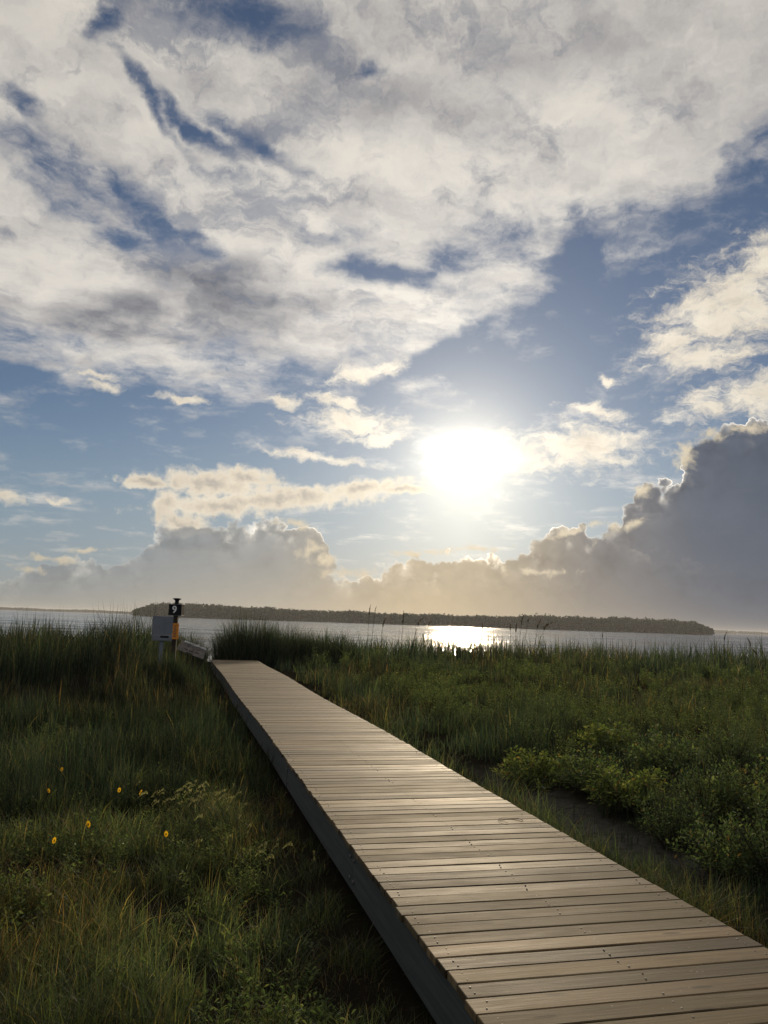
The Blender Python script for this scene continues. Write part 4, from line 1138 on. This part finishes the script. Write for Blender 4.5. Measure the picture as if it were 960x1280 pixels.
# tall clumps where the boardwalk reaches the beach
build_clump('reed_clump', 'tall dark green reed clump right of the far end of the boardwalk', 'reed clump', 312, 800, 35.5, 1.55, 2.65, 2800, (2, 2, 5, 1, 2), 51, 0.9, 0.22, 0.018, 0.6)
build_clump('reed_clump', 'leaning green reed clump between the orange marker post and the beach gap', 'reed clump', 234, 800, 34.0, 0.80, 1.80, 1300, (2, 2, 5, 1, 2), 52, 0.9, 0.35, 0.016, 0.8)

build_clump('reed_clump', 'broad green reed clump behind the tallest one right of the boardwalk end', 'reed clump', 356, 800, 37.5, 1.6, 2.3, 2200, (2, 2, 5, 1, 2), 53, 0.9, 0.25, 0.018, 0.6)
build_clump('reed_clump', 'lower reed clump farthest right in the row beside the boardwalk end', 'reed clump', 408, 800, 38.5, 1.7, 1.85, 1700, (2, 2, 5, 1, 2), 54, 0.9, 0.25, 0.018, 0.6)

build_clump('grass_tuft', 'tall green grass tuft hiding the feet of the grey board and marker post', 'grass tuft', 209, 815, 23.3, 0.75, 1.0, 900, (2, 2, 4, 1, 2), 55, 0.9, 0.3, 0.014, 0.6)

# seed-headed reeds against the water
reeds = [(462, 756, 44, 0.2, 13, 'tallest seed-headed reed, rising above the island top left of the water glitter'),
         (469, 757, 45, 0.5, 8, 'thin reed close beside the tallest one, its small head above the island'),
         (479, 771, 43, 0.6, 13, 'shorter reed with a leaning head just right of the tallest pair'),
         (504, 764, 42, 0.1, 16, 'straight upright reed at the left edge of the bright water glitter'),
         (523, 769, 44, 1.3, 13, 'bowed reed leaning away from the sun, left half of the water glitter'),
         (535, 774, 43, 1.1, 10, 'small bowed reed beside the larger bowed one in the glitter'),
         (603, 778, 43, 0.0, 11, 'upright reed alone at the right end of the water glitter'),
         (638, 777, 44, -0.2, 11, 'short reed first right of the glitter, in front of the island shore'),
         (645, 777, 43, 0.2, 14, 'full-headed reed touching the short one right of the glitter'),
         (652, 767, 42, 0.5, 14, 'tall reed with long slanted head, left of two bowed reeds'),
         (660, 769, 43, 0.9, 9, 'reed with small slanted head between the tall slanted one and the bowed pair'),
         (672, 773, 42, 0.7, 13, 'left one of the two bowed reeds low over the island shore'),
         (680, 773, 43, 1.8, 15, 'most strongly bowed reed, its long head hanging toward the right'),
         (753, 788, 45, 0.1, 10, 'solitary upright reed below the right half of the island'),
         (905, 789, 44, 0.6, 11, 'pale reed just beyond the right tip of the island'),
         (938, 796, 43, -0.7, 12, 'reed leaning left over the water near the photo edge')]
for i, q in enumerate(reeds): build_reed(*q, seed=60+i)
build_reed(946, 808, 33, -1.2, 12, 'bleached straw-coloured stalk bent over in the dark grass at the photo edge', 'bleached bent stalks', 80, True)
build_reed(926, 815, 33, 1.2, 9, 'short bleached stalk leaning away from the taller bleached one', 'bleached bent stalks', 81, True)

tp = at(640, 1026, z=DECK_Z+0.004); tw = MB(); aa = np.linspace(0.3, 4.3, 14)
tw.tube([(0.10*math.cos(a)*(1+0.06*a), 0.085*math.sin(a), 0.003+0.004*math.sin(2*a)**2) for a in aa], 0.0028, 0.0016, 6)
to = tw.build('twig', plain('dark_twig', (0.05, 0.035, 0.022), 0.8, 0.2)); to.location = (tp.x, tp.y, float(deck_prof(deck_sn(tp.x, tp.y)[0]))+0.002)
tag(to, 'thin dark curled twig lying on the planks near their right edge', 'twig')

# near plants on the left
f0 = make_flower()
fl = [(109, 1031, 1.15, 'largest yellow flower, alone in the open middle of the left grass'), (68, 1051, 1.0, 'yellow flower nearest to the viewer, low in the left grass'),
      (207, 1043, 1.0, 'yellow flower closest to the boardwalk shadow'), (177, 991, 1.1, 'yellow flower at the upper right of the flower patch, standing alone'),
      (77, 962, 0.95, 'farthest yellow flower, at the edge of the dark grass'), (60, 989, 0.9, 'leftmost yellow flower of the patch'),
      (149, 988, 1.0, 'yellow flower left of the one standing alone at the patch top')]
for i, (px, py, s, lab) in enumerate(fl):
    o = f0 if i == 0 else copy_tree(f0)
    h = 0.34*s; d = ray(px, py); p = None
    t = 3.0
    while t < 30:
        q = EYE+d*t
        if q.z <= ground_at(q.x, q.y)+h: break
        t += 0.02
    o.location = (q.x, q.y, q.z-h); o.rotation_euler = (0, 0, rr.uniform(-1.3, 1.3)); o.scale = (s*0.54, s*0.54, s)
    tag(o, lab, 'wildflower', 'yellow wildflowers in the left grass')
build_foxtails(272, 1040, 60, 'patch of pale nodding foxtail grass at the edge of the boardwalk shadow', 71)
build_foxtails(345, 1110, 16, 'thin cluster of pale grass heads inside the boardwalk shadow', 72, spread=(0.5, 0.5))
build_clump('grass_tuft', 'long-bladed bright grass tuft leaning beside the boardwalk shadow', 'grass tuft', 345, 1135, 5.2, 0.30, 0.42, 130, (2, 4, 0, 2, 5), 73, 1.25, 0.5, 0.006)
build_clump('grass_tuft', 'bright green grass tuft at the bottom of the photo left of the boardwalk', 'grass tuft', 285, 1235, 4.2, 0.36, 0.34, 190, (2, 4, 0, 2, 5), 74, 1.2, 0.5, 0.006)
w1 = make_shrub('leafy_weed', 75, height=0.24, radius=0.22, nstem=26, nleaf=12, leaf_len=0.030, leaf_w=0.36)
p = at(250, 1165); w1.location = (p.x, p.y, ground_at(p.x, p.y)-0.01); tag(w1, 'fresh green leafy weed beside the bare dark soil patch', 'weed')
w2 = copy_tree(w1); p = at(14, 1140); w2.location = (p.x, p.y, ground_at(p.x, p.y)-0.01); w2.rotation_euler = (0, 0, 2); tag(w2, 'bright leafy weed at the left photo edge below the flowers', 'weed')

# ------------------------------------------------------------------ sun and render settings
sun = bpy.data.lights.new('sun', 'SUN'); so = bpy.data.objects.new('sun', sun); col.objects.link(so)
sun.energy = 2.9; sun.angle = rad(0.5); sun.color = (1.0, 0.81, 0.56)
so.rotation_euler = Vector((math.sin(rad(SUN_AZ))*math.cos(rad(SUN_EL)), math.cos(rad(SUN_AZ))*math.cos(rad(SUN_EL)), math.sin(rad(SUN_EL)))).to_track_quat('Z', 'Y').to_euler()
cy = sc.cycles
cy.max_bounces = 6; cy.diffuse_bounces = 3; cy.glossy_bounces = 3; cy.transmission_bounces = 4; cy.volume_bounces = 0; cy.transparent_max_bounces = 8
cy.sample_clamp_indirect = 6.0
cy.use_denoising = True
